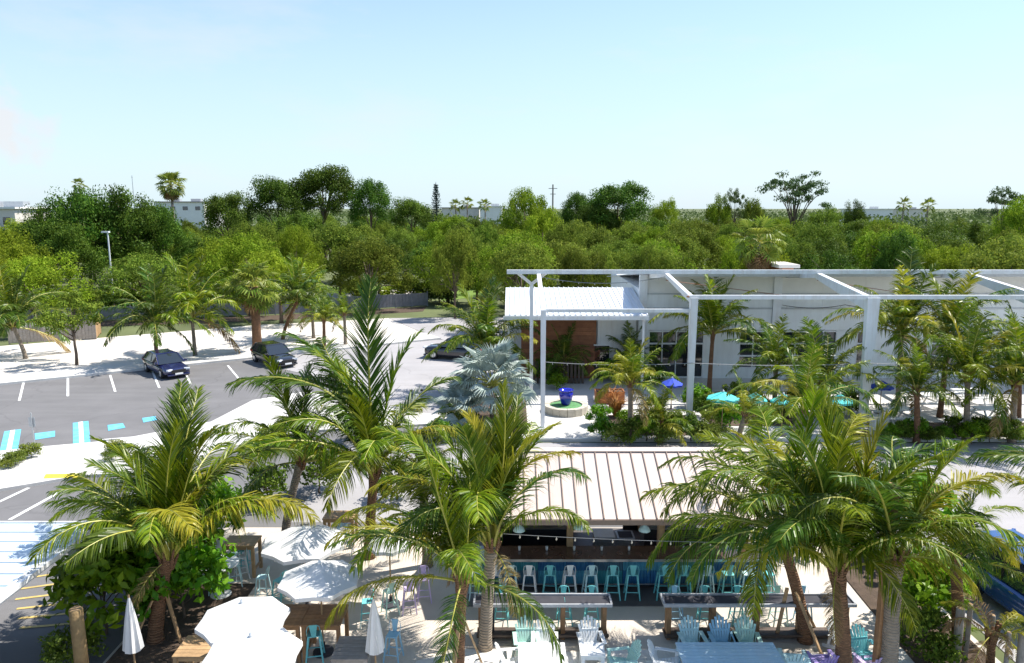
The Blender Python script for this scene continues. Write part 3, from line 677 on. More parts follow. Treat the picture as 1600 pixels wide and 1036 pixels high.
MB().box(V0((6.85, 47.5, 2.25)), (2.5, .14, 4.3)).build('white_wall', M['white'], pav)
d = MB().box(V0((5.9, 47.40, 1.2)), (.95, .06, 2.2)).build('door', M['glass'], pav); MB().box(V0((5.9, 47.39, 2.35)), (1.1, .08, .1)).build('door_frame', M['white'], d)
for k in range(14): MB().box(V0((1.4 + k * .24, 45.9, .85)), (.16, .05, 1.45)).build('picket', M['wooddark'], pav)

# ================================================================ BEACH BAR
bar = thing('beach_bar', 'open beach bar with tan standing seam roof and blue corrugated counter front', 'bar building', (3.2, 21, 0.02))
def B0(p): return (p[0] - 3.2, p[1] - 21, p[2] - .02)
EY, EZ, RY, RZ = 19.3, 2.66, 22.0, 3.78
bx0, bx1 = -.75, 7.35; np_ = 22; pw = (bx1 - bx0) / np_
ang = math.atan2(RZ - EZ, RY - EY); ln = math.hypot(RZ - EZ, RY - EY)
rf = MB().box(B0(((bx0 + bx1) / 2, RY, RZ - .16)), (bx1 - bx0 - .3, .14, .2)).build('roof', M['woodlight'], bar)
pme = MB().box((0, ln / 2, 0), (pw - .012, ln, .03)).mesh('roof_panel'); rme = MB().box((0, ln / 2, .028), (.028, ln, .05)).mesh('roof_seam')
for k in range(np_):
    x = bx0 + pw * (k + .5)
    link('roof_panel', pme, M['tanroof'], rf, B0((x, EY, EZ)), (ang, 0, 0)); link('roof_panel', pme, M['tanroof'], rf, B0((x, 2 * RY - EY, EZ)), (ang, 0, math.pi))
for k in range(np_ + 1):
    x = bx0 + pw * k
    link('roof_seam', rme, M['tanrib'], rf, B0((x, EY, EZ)), (ang, 0, 0)); link('roof_seam', rme, M['tanrib'], rf, B0((x, 2 * RY - EY, EZ)), (ang, 0, math.pi))
MB().add([B0(p) for p in ((bx0 - .03, RY - .17, RZ - .0), (bx0 - .03, RY, RZ + .075), (bx0 - .03, RY + .17, RZ - .0), (bx1 + .03, RY - .17, RZ), (bx1 + .03, RY, RZ + .075), (bx1 + .03, RY + .17, RZ))],
         [(0, 1, 4, 3), (1, 2, 5, 4), (0, 2, 1), (3, 4, 5), (0, 3, 5, 2)]).build('ridge_cap', M['tanroof'], rf)
for s, y in ((-1, EY - .02), (1, 2 * RY - EY + .02)): MB().box(B0(((bx0 + bx1) / 2, y, EZ - .075)), (bx1 - bx0, .035, .15)).build('eave_trim', M['tanrib'], rf)
for x in (bx0 - .02, bx1 + .02):
    MB().add([B0(p) for p in ((x - .015, EY, EZ - .12), (x - .015, RY, RZ - .12), (x - .015, 2 * RY - EY, EZ - .12), (x - .015, 2 * RY - EY, EZ + .02), (x - .015, RY, RZ + .02), (x - .015, EY, EZ + .02),
                              (x + .015, EY, EZ - .12), (x + .015, RY, RZ - .12), (x + .015, 2 * RY - EY, EZ - .12), (x + .015, 2 * RY - EY, EZ + .02), (x + .015, RY, RZ + .02), (x + .015, EY, EZ + .02))],
             [(0, 1, 4, 5), (1, 2, 3, 4), (6, 11, 10, 7), (7, 10, 9, 8), (5, 4, 10, 11), (4, 3, 9, 10), (0, 6, 7, 1), (1, 7, 8, 2), (0, 5, 11, 6), (2, 8, 9, 3)]).build('rake_trim', M['tanrib'], rf)
for y in (20.95, 24.3):
    for x in (-.45, 1.75, 4.5, 7.05): MB().bar(B0((x, y, .04)), B0((x, y, EZ + (y - EY) * .41 - .12 if y < RY else EZ + (2 * RY - EY - y) * .41 - .12)), .19).build('post', M['woodlight'], bar)
    MB().bar(B0((bx0 + .15, y, (EZ + .5) if y < RY else EZ - .02)), B0((bx1 - .15, y, (EZ + .5) if y < RY else EZ - .02)), .12, .2).build('beam', M['woodlight'], bar)
for k in range(9):
    x = bx0 + .3 + k * .94; MB().bar(B0((x, EY + .1, EZ - .09)), B0((x, RY, RZ - .13)), .06, .12).build('rafter', M['woodlight'], bar)
cx0, cx1 = -1.05, 7.62
ct = MB().box(B0(((cx0 + cx1) / 2, 20.48, 1.08)), (cx1 - cx0, .9, .055)).build('counter_top', M['countertop'], bar, bevel=.012)
MB().box(B0(((cx0 + cx1) / 2, 20.025, 1.075)), (cx1 - cx0 + .02, .012, .075)).build('counter_edge', M['steel'], ct)
# corrugated blue sheets under the counter, one sheet about 0.9 m wide
def corrug(w, h, n, dep=.03):
    mb = MB(); N_ = n * 4; v = []
    for i in range(N_ + 1):
        x = -w / 2 + w * i / N_; y = dep * .5 * math.cos(2 * math.pi * i / 4)
        v += [(x, y, 0), (x, y, h)]
    return mb.add(v, [(2 * i, 2 * i + 2, 2 * i + 3, 2 * i + 1) for i in range(N_)])
sw = (cx1 - cx0 - .3) / 10; cme = corrug(sw - .01, .46, 9).mesh('front_sheet'); cme2 = corrug(sw - .01, .40, 9).mesh('front_sheet')
shades = [mat('bar_sheet_%s' % c, col, .42, .3, 1.6, stain_dapple=(2.2, st, .8)) for c, col, st in (('deep', (.03, .16, .36), (.08, .26, .34)), ('teal', (.04, .27, .32), (.10, .33, .40)), ('pale', (.09, .36, .50), (.05, .22, .40)), ('slate', (.07, .16, .24), (.10, .28, .36)))]
for k in range(10):
    for j, cm in ((0, cme), (1, cme2)):
        o = link('front_sheet', cm, None if cm.materials else shades[0], bar, B0((cx0 + .15 + sw * (k + .5), 20.36 - j * .012, .13 + j * .47)))
        setmat(o, shades[(k * 3 + j * 2 + k // 3) % 4])
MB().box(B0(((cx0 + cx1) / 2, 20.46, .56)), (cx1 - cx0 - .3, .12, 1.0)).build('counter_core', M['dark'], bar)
MB().tube([B0((cx0 + .1, 20.2, .24)), B0((cx1 - .1, 20.2, .24))], .022, 6).build('foot_rail', M['steel'], bar)
MB().box(B0((cx1 - .06, 20.5, .55)), (.1, .8, 1.0)).build('end_panel', M['mint'], bar); MB().box(B0((cx0 + .06, 20.5, .55)), (.1, .8, 1.0)).build('end_panel', M['mint'], bar)
# back wall with the gap one sees through
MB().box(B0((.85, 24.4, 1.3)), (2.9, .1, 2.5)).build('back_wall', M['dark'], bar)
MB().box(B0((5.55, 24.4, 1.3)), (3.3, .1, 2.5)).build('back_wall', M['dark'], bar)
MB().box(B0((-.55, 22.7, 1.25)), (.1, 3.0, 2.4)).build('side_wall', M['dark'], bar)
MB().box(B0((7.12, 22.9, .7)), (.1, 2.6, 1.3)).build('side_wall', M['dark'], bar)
# working bench behind the counter with steel sinks
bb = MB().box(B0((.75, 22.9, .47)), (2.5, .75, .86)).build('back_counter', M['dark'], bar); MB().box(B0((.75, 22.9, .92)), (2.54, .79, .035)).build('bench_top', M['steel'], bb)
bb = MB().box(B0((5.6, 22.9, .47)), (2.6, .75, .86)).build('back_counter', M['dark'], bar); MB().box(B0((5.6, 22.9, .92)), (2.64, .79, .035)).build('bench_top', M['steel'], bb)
sk = MB().box(B0((2.95, 22.3, .45)), (.62, .62, .82)).build('ice_bin', M['galv'], bar); MB().box(B0((2.95, 22.3, .87)), (.66, .66, .03)).build('lid', M['white'], sk)
sk = MB().box(B0((3.65, 22.35, .42)), (.56, .6, .76)).build('sink', M['galv'], bar); MB().box(B0((3.65, 22.35, .806)), (.44, .46, .012)).build('basin', M['zinc'], sk)
# bottles and glasses on bench and bar
BT = MB().lathe([(.035, 0), (.037, .02), (.037, .17), (.015, .22), (.014, .30)], 8).mesh('bottle', True)
rb_ = random.Random(4)
for k in range(20):
    x = (-.35 + k * .115) if k < 11 else (4.4 + (k - 11) * .25); mt = rb_.choice(['red', 'amber', 'greenb', 'amber', 'lamp'])
    o = link('bottle', BT, M['amber'], None, (x + rb_.uniform(-.03, .03), 22.72 + rb_.uniform(0, .3), .958)); setmat(o, M[mt])
    tag(o, {'red': 'small red bottle on the steel bench inside the bar', 'amber': 'small amber bottle on the steel bench inside the bar', 'greenb': 'small green bottle on the steel bench inside the bar', 'lamp': 'small clear bottle on the steel bench inside the bar'}[mt], 'bottle', 'bottles on the bar bench')
GL = MB().lathe([(.03, 0), (.04, .12), (.036, .12), (.027, .01)], 8).mesh('menu_holder', True)
for k in range(10):
    x = -.6 + k * .82; o = link('condiment_cup', GL, M['white2'], None, (x, 20.62, 1.109)); tag(o, 'small white cup standing on the varnished bar top', 'cup', 'cups along the bar top')
# pendant lamps under the eave
for k, (px, py) in enumerate(((811, 826), (1007, 826), (905, 822))):
    p = H(px, py, 19.75); t = thing('pendant_lamp', ['pale aqua pendant lamp hung at the left end of the bar eave', 'pale aqua pendant lamp hung over the right half of the bar', 'pale aqua pendant lamp hung beside the timber bar post'][k], 'lamp', (p.x, p.y, p.z))
    MB().lathe([(.17, -.06), (.13, .04), (.05, .10), (.03, .15)], 14).build('lamp_shade', M['paleteal'], t, True)
    MB().tube([(0, 0, .14), (0, 0, EZ + (19.75 - EY) * .415 - p.z - .1)], .009, 5).build('cord', M['wire'], t); MB().lathe([(.02, -.1), (.04, -.07), (.02, -.03)], 8).build('bulb', M['bulb'], t, True)

# ---- bar stools: sheet metal with splat back
def make_stool():
    t = thing('bar_stool', '', 'bar stool'); m = M['teal']; h = .74
    MB().box((0, 0, h), (.31, .31, .03)).build('seat', m, t, bevel=.01)
    for sx_ in (-1, 1):
        for sy_ in (-1, 1): MB().bar((sx_ * .135, sy_ * .135, h - .01), (sx_ * .215, sy_ * .215, 0), .045, .03, .75).build('leg', m, t)
    fr_ = MB()
    for a, b in (((-1, -1), (1, -1)), ((1, -1), (1, 1)), ((1, 1), (-1, 1)), ((-1, 1), (-1, -1))):
        k = .19; fr_.bar((a[0] * k, a[1] * k, .24), (b[0] * k, b[1] * k, .24), .018, .022)
    fr_.build('foot_ring', m, t)
    b = MB(); b.tube([(-.15, -.14, h), (-.165, -.17, h + .16), (-.14, -.185, h + .30), (0, -.195, h + .34), (.14, -.185, h + .30), (.165, -.17, h + .16), (.15, -.14, h)], .009, 6); b.build('back_frame', m, t, True)
    MB().add([(-.05, -.145, h), (.05, -.145, h), (.10, -.195, h + .345), (-.10, -.195, h + .345), (-.05, -.153, h), (.05, -.153, h), (.10, -.203, h + .345), (-.10, -.203, h + .345)],
             [(0, 1, 2, 3), (7, 6, 5, 4), (0, 3, 7, 4), (1, 5, 6, 2), (2, 6, 7, 3), (0, 4, 5, 1)]).build('back_splat', m, t)
    return t
stool = make_stool(); su = [False]
SX = [744.6, 774, 797.5, 827, 859, 889, 922, 956, 987, 1035, 1066, 1102, 1135, 1166, 1198]
SM = ['paleteal', 'white2', 'paleteal', 'white2', 'teal', 'white2', 'paleteal', 'teal', 'teal', 'teal', 'teal', 'paleteal', 'teal', 'paleteal', 'teal']
LBL = {'paleteal': 'pale aqua metal bar stool drawn up to the blue bar counter', 'white2': 'white metal bar stool drawn up to the blue bar counter', 'teal': 'turquoise metal bar stool drawn up to the blue bar counter'}
for i, (px, m) in enumerate(zip(SX, SM)):
    p = G(px, 893, .76); sw_ = None if m == 'teal' else {M['teal']: M[m]}
    place(stool, su, (p.x, 19.83, .047), R(random.Random(i).uniform(-7, 7)), LBL[m], LBL[m].split(' metal')[0] + ' bar stools at the counter', sw_)

# ---- long drink tables in front of the bar
def rail_table(px0, px1, label, legs):
    y0, y1, z = 17.6, 18.12, 1.06; a = G(px0, 938, z).x; b = G(px1, 938, z).x; c = (a + b) / 2
    t = thing('drink_table', label, 'table', (c, (y0 + y1) / 2, .02)); w = b - a; nseg = max(2, round(w / 1.15))
    for k in range(nseg):
        MB().box((-w / 2 + w * (k + .5) / nseg, 0, z - .03), (w / nseg - .012, y1 - y0 - .09, .035)).build('top_plank', M['zinc'], t)
    for s in (-1, 1):
        MB().box((0, s * (y1 - y0) / 2, z - .02), (w + .06, .05, .085)).build('rim', M['zincrim'], t)
        MB().box((s * (w / 2 + .01), 0, z - .018), (.05, y1 - y0 - .06, .09)).build('rim', M['zincrim'], t)
    for k in range(legs):
        x = -w / 2 + .15 + (w - .3) * k / (legs - 1); MB().box((x, 0, (z - .08) / 2), (.11, .30, z - .08)).build('leg', M['wood'], t)
    MB().box((0, .02, .10), (w - .1, .42, .06)).build('foot_board', M['wooddark'], t); MB().box((0, -.30, .22), (w - .1, .08, .05)).build('foot_rail', M['wooddark'], t)
    return t
rail_table(742, 953, 'long zinc topped drink table in front of the bar beside the grey palm trunk', 4)
rail_table(1036, 1330, 'long zinc topped drink table before the blue bar stools, behind the large blue table', 5)
for i, (px, m, rz) in enumerate(((783, 'teal', 176), (884, 'teal', 184), (928, 'teal', 178), (1062, 'skyblue', 182), (1110, 'teal', 175), (1163, 'teal', 180), (1180, 'mint', 186), (1228, 'mint', 182), (1268, 'skyblue', 177))):
    p = G(px, 940, .9); place(stool, su, (p.x, 18.52, .022), R(rz), {'teal': 'turquoise', 'skyblue': 'sky blue', 'mint': 'mint green'}[m] + ' metal stool standing behind a long zinc drink table', m + ' stools at the drink tables', None if m == 'teal' else {M['teal']: M[m]}, .92)

# ================================================================ SHED AT THE LEFT EDGE
sh = thing('open_shed', 'open sided shed with pale blue metal roof and white fascia', 'shed', (-13.5, 15.8, .0))
def S0(p): return (p[0] + 13.5, p[1] - 15.8, p[2])
q = []
xs0, xs1, ys0, ys1 = -19.0, -10.95, 11.2, 18.25; zs = 3.0
nb = 13
for k in range(nb):
    y = ys0 + (ys1 - ys0) * (k + .5) / nb; MB().box(S0(((xs0 + xs1) / 2, y, zs)), (xs1 - xs0 - .1, (ys1 - ys0) / nb - .008, .04)).build('roof_panel', M['blueroof'], sh)
    if k: MB().box(S0(((xs0 + xs1) / 2, ys0 + (ys1 - ys0) * k / nb, zs + .025)), (xs1 - xs0 - .1, .03, .05)).build('roof_rib', M['blueroof'], sh)
MB().box(S0((xs1 - .02, (ys0 + ys1) / 2, zs - .05)), (.06, ys1 - ys0 + .1, .24)).build('fascia', M['white'], sh); MB().box(S0(((xs0 + xs1) / 2 - .06, ys1 + .03, zs - .05)), (xs1 - xs0, .06, .22)).build('fascia', M['white'], sh)
MB().box(S0((xs1 + .07, (ys0 + ys1) / 2 - .2, zs + .0)), (.11, ys1 - ys0 - .5, .10)).build('gutter', M['white'], sh)
MB().box(S0((xs1 + .07, ys1 - .5, zs + .09)), (.05, .05, .12)).build('gutter_bracket', M['zinc'], sh)
for y in (ys0 + .5, 14.4, ys1 - .6):
    MB().bar(S0((xs1 - .25, y, 0)), S0((xs1 - .25, y, zs - .12)), .2).build('post', M['galv'], sh)
MB().bar(S0((xs1 - .25, ys0 + .2, zs - .16)), S0((xs1 - .25, ys1 - .2, zs - .16)), .12, .22).build('beam', M['white'], sh)
for k in range(7): MB().box(S0((-15.5, ys0 + .6 + k * .98, 1.4)), (.1, .95, 2.8)).build('wall_panel', M['barblue'], sh)

# ================================================================ TERRACE FURNITURE
def umbrella(label, c, r, ztop, m='fabric', name='market_umbrella', drop_=.42, z0=.02, group=None, rot=0.0, n=8):
    t = thing(name, label, 'umbrella', (c[0], c[1], z0), rot, group)
    for k in range(n):
        a0, a1 = 2 * math.pi * k / n, 2 * math.pi * (k + 1) / n
        def q(a, rr, z): return (math.cos(a) * rr, math.sin(a) * rr, z)
        am = (a0 + a1) / 2; e = r * math.cos(math.pi / n) * .97
        zt, zr = ztop - z0, ztop - drop_ - z0
        g_ = MB(); g_.add([q(a0, .03, zt), q(a0, r * .5, zt - drop_ * .46), q(am, r * .5 * .93, zt - drop_ * .50), q(a1, r * .5, zt - drop_ * .46), q(a0, r, zr), q(am, e, zr + .015), q(a1, r, zr), q(a1, .03, zt), q(a0, r, zr - .10), q(am, e, zr - .085), q(a1, r, zr - .10)],
                          [(0, 1, 2), (0, 2, 3, 7), (1, 4, 5, 2), (2, 5, 6, 3), (4, 8, 9, 5), (5, 9, 10, 6)])
        g_.build('canopy_panel', M[m], t)
        MB().bar(q(a0, .04, zt - .08), q(a0, r - .02, zr - .03), .016, .02).build('rib', M['white2'], t)
    MB().lathe([(.05, 0), (.05, .03), (.02, .09)], 10, (0, 0, ztop - z0)).build('finial', M['white2'], t)
    MB().tube([(0, 0, .02), (0, 0, ztop - z0)], .022, 8).build('pole', M['woodlight'], t); MB().lathe([(.26, 0), (.26, .05), (.05, .08), (.05, .28)], 16).build('base', M['zinc'], t)
    return t
UM = [((475, 842), 1.18, 'large white umbrella in palm shade at the far end of the terrace'), ((500, 898), 1.04, 'large white umbrella just behind the brown high table'),
      ((380, 960), 1.02, 'large white umbrella beside the bright green bush'), ((394, 1014), 1.02, 'large white umbrella next to the brown high table with turquoise stool')]
UPOS = []
for (pp, r, lb) in UM:
    c = G(pp[0], pp[1], 2.15); UPOS.append(c); umbrella(lb, c, r, 2.45, rot=.2 + r, drop_=.40)
umbrella('white umbrella at the far terrace corner under the drooping palm leaves', G(608, 838, 2.1), .62, 2.3, rot=.3)
def closed_umbrella(label, p, h):
    t = thing('closed_umbrella', label, 'umbrella', (p[0], p[1], .025))
    pr = MB(); n = 16; v = []
    for j, (r, z) in enumerate(((.19, h * .42), (.17, h * .55), (.12, h * .75), (.07, h * .9), (.02, h))):
        for k in range(n): rr = r * (1 + (.22 if k % 2 else -.18) * (1 - j / 5)); a = 2 * math.pi * k / n; v.append((math.cos(a) * rr, math.sin(a) * rr, z + (.05 if (k % 2 and j == 0) else 0)))
    pr.add(v, [(i * n + k, i * n + (k + 1) % n, (i + 1) * n + (k + 1) % n, (i + 1) * n + k) for i in range(4) for k in range(n)]).build('folded_canopy', M['fabric'], t)
    MB().tube([(0, 0, .02), (0, 0, h + .06)], .022, 8).build('pole', M['woodlight'], t); MB().lathe([(.11, h * .66), (.118, h * .68), (.11, h * .70)], 12).build('strap', M['white2'], t)
    MB().lathe([(.26, 0), (.26, .05), (.05, .08), (.05, .28)], 16).build('base', M['zinc'], t); return t
closed_umbrella('folded white umbrella standing beside the round timber pile', G(211, 1040, .6), 2.3); closed_umbrella('folded white umbrella beside the dark brown plank table', G(587, 1042, .6), 2.3)

def plank_table(label, c, w, d, z, m, leg=.09, np_=6, rz=0, shelf=False, name='plank_table', z0=.02, group=None):
    t = thing(name, label, 'table', (c[0], c[1], z0), rz, group)
    me = MB().box((0, 0, 0), (w, d / np_ - .01, .045)).mesh('plank')
    for k in range(np_): link('plank', me, M[m], t, (0, -d / 2 + d * (k + .5) / np_, z - .022))
    for sx_ in (-1, 1):
        for sy_ in (-1, 1): MB().box((sx_ * (w / 2 - leg * .7), sy_ * (d / 2 - leg * .7), (z - .045) / 2), (leg, leg, z - .045)).build('leg', M[m], t)
    for s in (-1, 1): MB().box((0, s * (d / 2 - leg * .7), z - .10), (w - 2.4 * leg, .035, .10)).build('apron', M[m], t)
    for s in (-1, 1): MB().box((s * (w / 2 - leg * .7), 0, .22), (.05, d - 2.4 * leg, .07)).build('stretcher', M[m], t)
    return t
plank_table('brown high plank table under the white umbrella, left of the lighter one', (-5.62, 17.15), .78, 1.0, 1.05, 'wood')
plank_table('brown high plank table with turquoise stool in front', (-4.72, 17.15), .98, 1.0, 1.05, 'wood')
plank_table('dark brown plank table beside a folded white umbrella', (-3.75, 15.9), .85, .95, .95, 'woodgrey')
plank_table('tan high plank table beside the white round table', (-8.35, 21.35), 1.0, .75, 1.05, 'woodlight')
plank_table('tan high plank table at the far terrace edge under palm leaves', (-5.75, 23.3), 1.05, .7, 1.05, 'woodlight')
plank_table('tan low plank table among white umbrellas by the closed umbrella', G(312, 1010, .75), .95, .9, .75, 'woodlight')
def round_table(label, c, r, z, m):
    t = thing('round_table', label, 'table', (c[0], c[1], .02)); MB().lathe([(r * .97, z - .04), (r, z - .03), (r, z - .005), (r * .98, z)], 24).build('table_top', M[m], t)
    MB().lathe([(.05, .03), (.04, z - .06)], 10).build('pedestal', M['white2'], t); MB().lathe([(.3, 0), (.3, .03), (.06, .06)], 16).build('base', M['white2'], t)
round_table('white round table ringed by pale stools beside the bright bush', G(342, 881, 1.0), .55, 1.0, 'white2')
# low backless stools: teal, mint, lilac, white
for i, (px, py, m, rz, lb) in enumerate(((338, 925, 'mint', 20, 'mint metal stool close by the white round table'), (368, 915, 'paleteal', 200, 'pale aqua metal stool beside the white round table'), (378, 902, 'white2', 120, 'white metal stool behind the white round table'),
        (318, 905, 'mint', 300, 'mint metal stool against the bright green bush'), (493, 1032, 'teal', 10, 'turquoise metal stool in front of the brown high table'), (383, 890, 'teal', 180, 'turquoise metal stool under the tan high table'),
        (412, 935, 'paleteal', 90, 'pale aqua stool in shade between two white umbrellas'), (440, 940, 'teal', 60, 'turquoise stool below the edge of a white umbrella'), (610, 958, 'mint', 30, 'mint metal stool next to two lilac stools'),
        (640, 955, 'lilac', 10, 'lilac metal stool between mint and lilac stools'), (663, 938, 'lilac', 190, 'lilac metal stool in the shade of palm leaves'), (575, 975, 'teal', 100, 'turquoise stool beyond the dark brown plank table'),
        (472, 938, 'white2', 5, 'white metal stool under the middle white umbrella'), (500, 936, 'white2', 350, 'white metal stool right behind the brown high table'), (615, 1030, 'skyblue', 170, 'sky blue metal stool beside the folded umbrella'), (536, 850, 'skyblue', 0, 'sky blue metal stool by the far tan table'), (560, 868, 'white2', 90, 'white metal stool by the far palm trunk'))):
    p = G(px, py, .03); place(stool, su, (p.x, p.y, .022), R(rz), lb, None, None if m == 'teal' else {M['teal']: M[m]}, .92 if i != 4 else 1.0)
drop(stool, su)

# adirondack chairs: the front faces -y
def make_adirondack():
    t = thing('adirondack_chair', '', 'chair'); m = M['white2']
    for k in range(7):
        a = (k - 3) * 4.2; ln = .80 - .045 * abs(k - 3) ** 1.5; b0 = Vector(((k - 3) * .066, .18, .26)); d = Vector((math.sin(R(a)) * .95, .42, .9)).normalized()
        MB().bar(b0, b0 + d * ln, .068, .02, 1.12, up=(0, -1, .4)).build('back_slat', m, t)
    for k in range(6): MB().box((0, -.36 + k * .10, .37 - .022 * k), (.54, .088, .02), rx=-.2).build('seat_slat', m, t)
    for s in (-1, 1):
        MB().box((s * .36, -.06, .54), (.13, .72, .022)).build('arm', m, t); MB().box((s * .33, -.36, .265), (.03, .10, .53)).build('leg', m, t)
        MB().bar((s * .29, -.42, .35), (s * .29, .55, .03), .025, .11).build('leg', m, t)
        MB().bar((s * .33, .26, .53), (s * .33, .34, .12), .03, .07).build('arm_support', m, t)
    MB().box((0, .335, .60), (.60, .03, .07)).build('back_rail', m, t); MB().box((0, -.42, .34), (.60, .025, .11)).build('apron', m, t)
    return t
adi = make_adirondack(); au = [False]
for px, py, m, rz, lb in ((822, 1003, 'mint', 4, 'mint adirondack chair behind the white square table, beside the grey palm trunk'), (850, 1003, 'white2', -3, 'white adirondack chair behind the white square table'),
        (921, 1004, 'white2', 6, 'white adirondack chair alone in front of the zinc drink table'), (1075, 1000, 'paleteal', 5, 'pale aqua adirondack chair behind the large blue table'), (1122, 1002, 'skyblue', 0, 'sky blue adirondack chair behind the large blue table'),
        (1160, 1003, 'mint', -6, 'mint adirondack chair behind the large blue table'), (974, 1045, 'mint', -80, 'mint adirondack chair turned side on beside the white square table'), (1037, 1046, 'white2', 75, 'white adirondack chair at the end of the large blue table'),
        (1240, 1048, 'paleteal', 172, 'pale aqua adirondack chair turned its back beside the leaning palm'), (1287, 1050, 'violet', 186, 'violet adirondack chair between two palm trunks, back turned'), (1362, 1052, 'lilac', 190, 'lilac adirondack chair against the pale grey palm trunk'),
        (1350, 1030, 'teal', 10, 'turquoise adirondack chair beyond the lilac chair'), (1318, 1014, 'white2', 30, 'white adirondack chair behind the red brown palm trunk'), (800, 1046, 'white2', 95, 'white adirondack chair at the foot of the grey palm trunk'), (760, 1062, 'white2', 160, 'white adirondack chair with its back turned at the palm props')):
    p = G(px, py, .1); place(adi, au, (p.x, p.y if py > 1006 else 17.15, .024), R(rz), lb, None, None if m == 'white2' else {M['white2']: M[m]}, .80)
drop(adi, au)
plank_table('large pale blue plank table on the sand in palm shade', (G(1133, 1010, .6).x, 16.15), 2.4, .95, .62, 'paleblue', np_=7, name='low_table', z0=.024)
plank_table('white square plank table on the sand below the mint chair', (G(846, 1010, .55).x, 16.25), 1.15, .85, .58, 'white2', np_=6, name='low_table', z0=.024)
plank_table('small white plank table on the sand before the lone white chair', (G(925, 1012, .5).x, 16.6), .6, .55, .45, 'white2', np_=5, name='low_table', z0=.024)
plank_table('mint square plank table at the near edge of the sand', (G(870, 1052, .5).x, 15.3), 1.3, .6, .5, 'mint', np_=5, name='low_table', z0=.024)

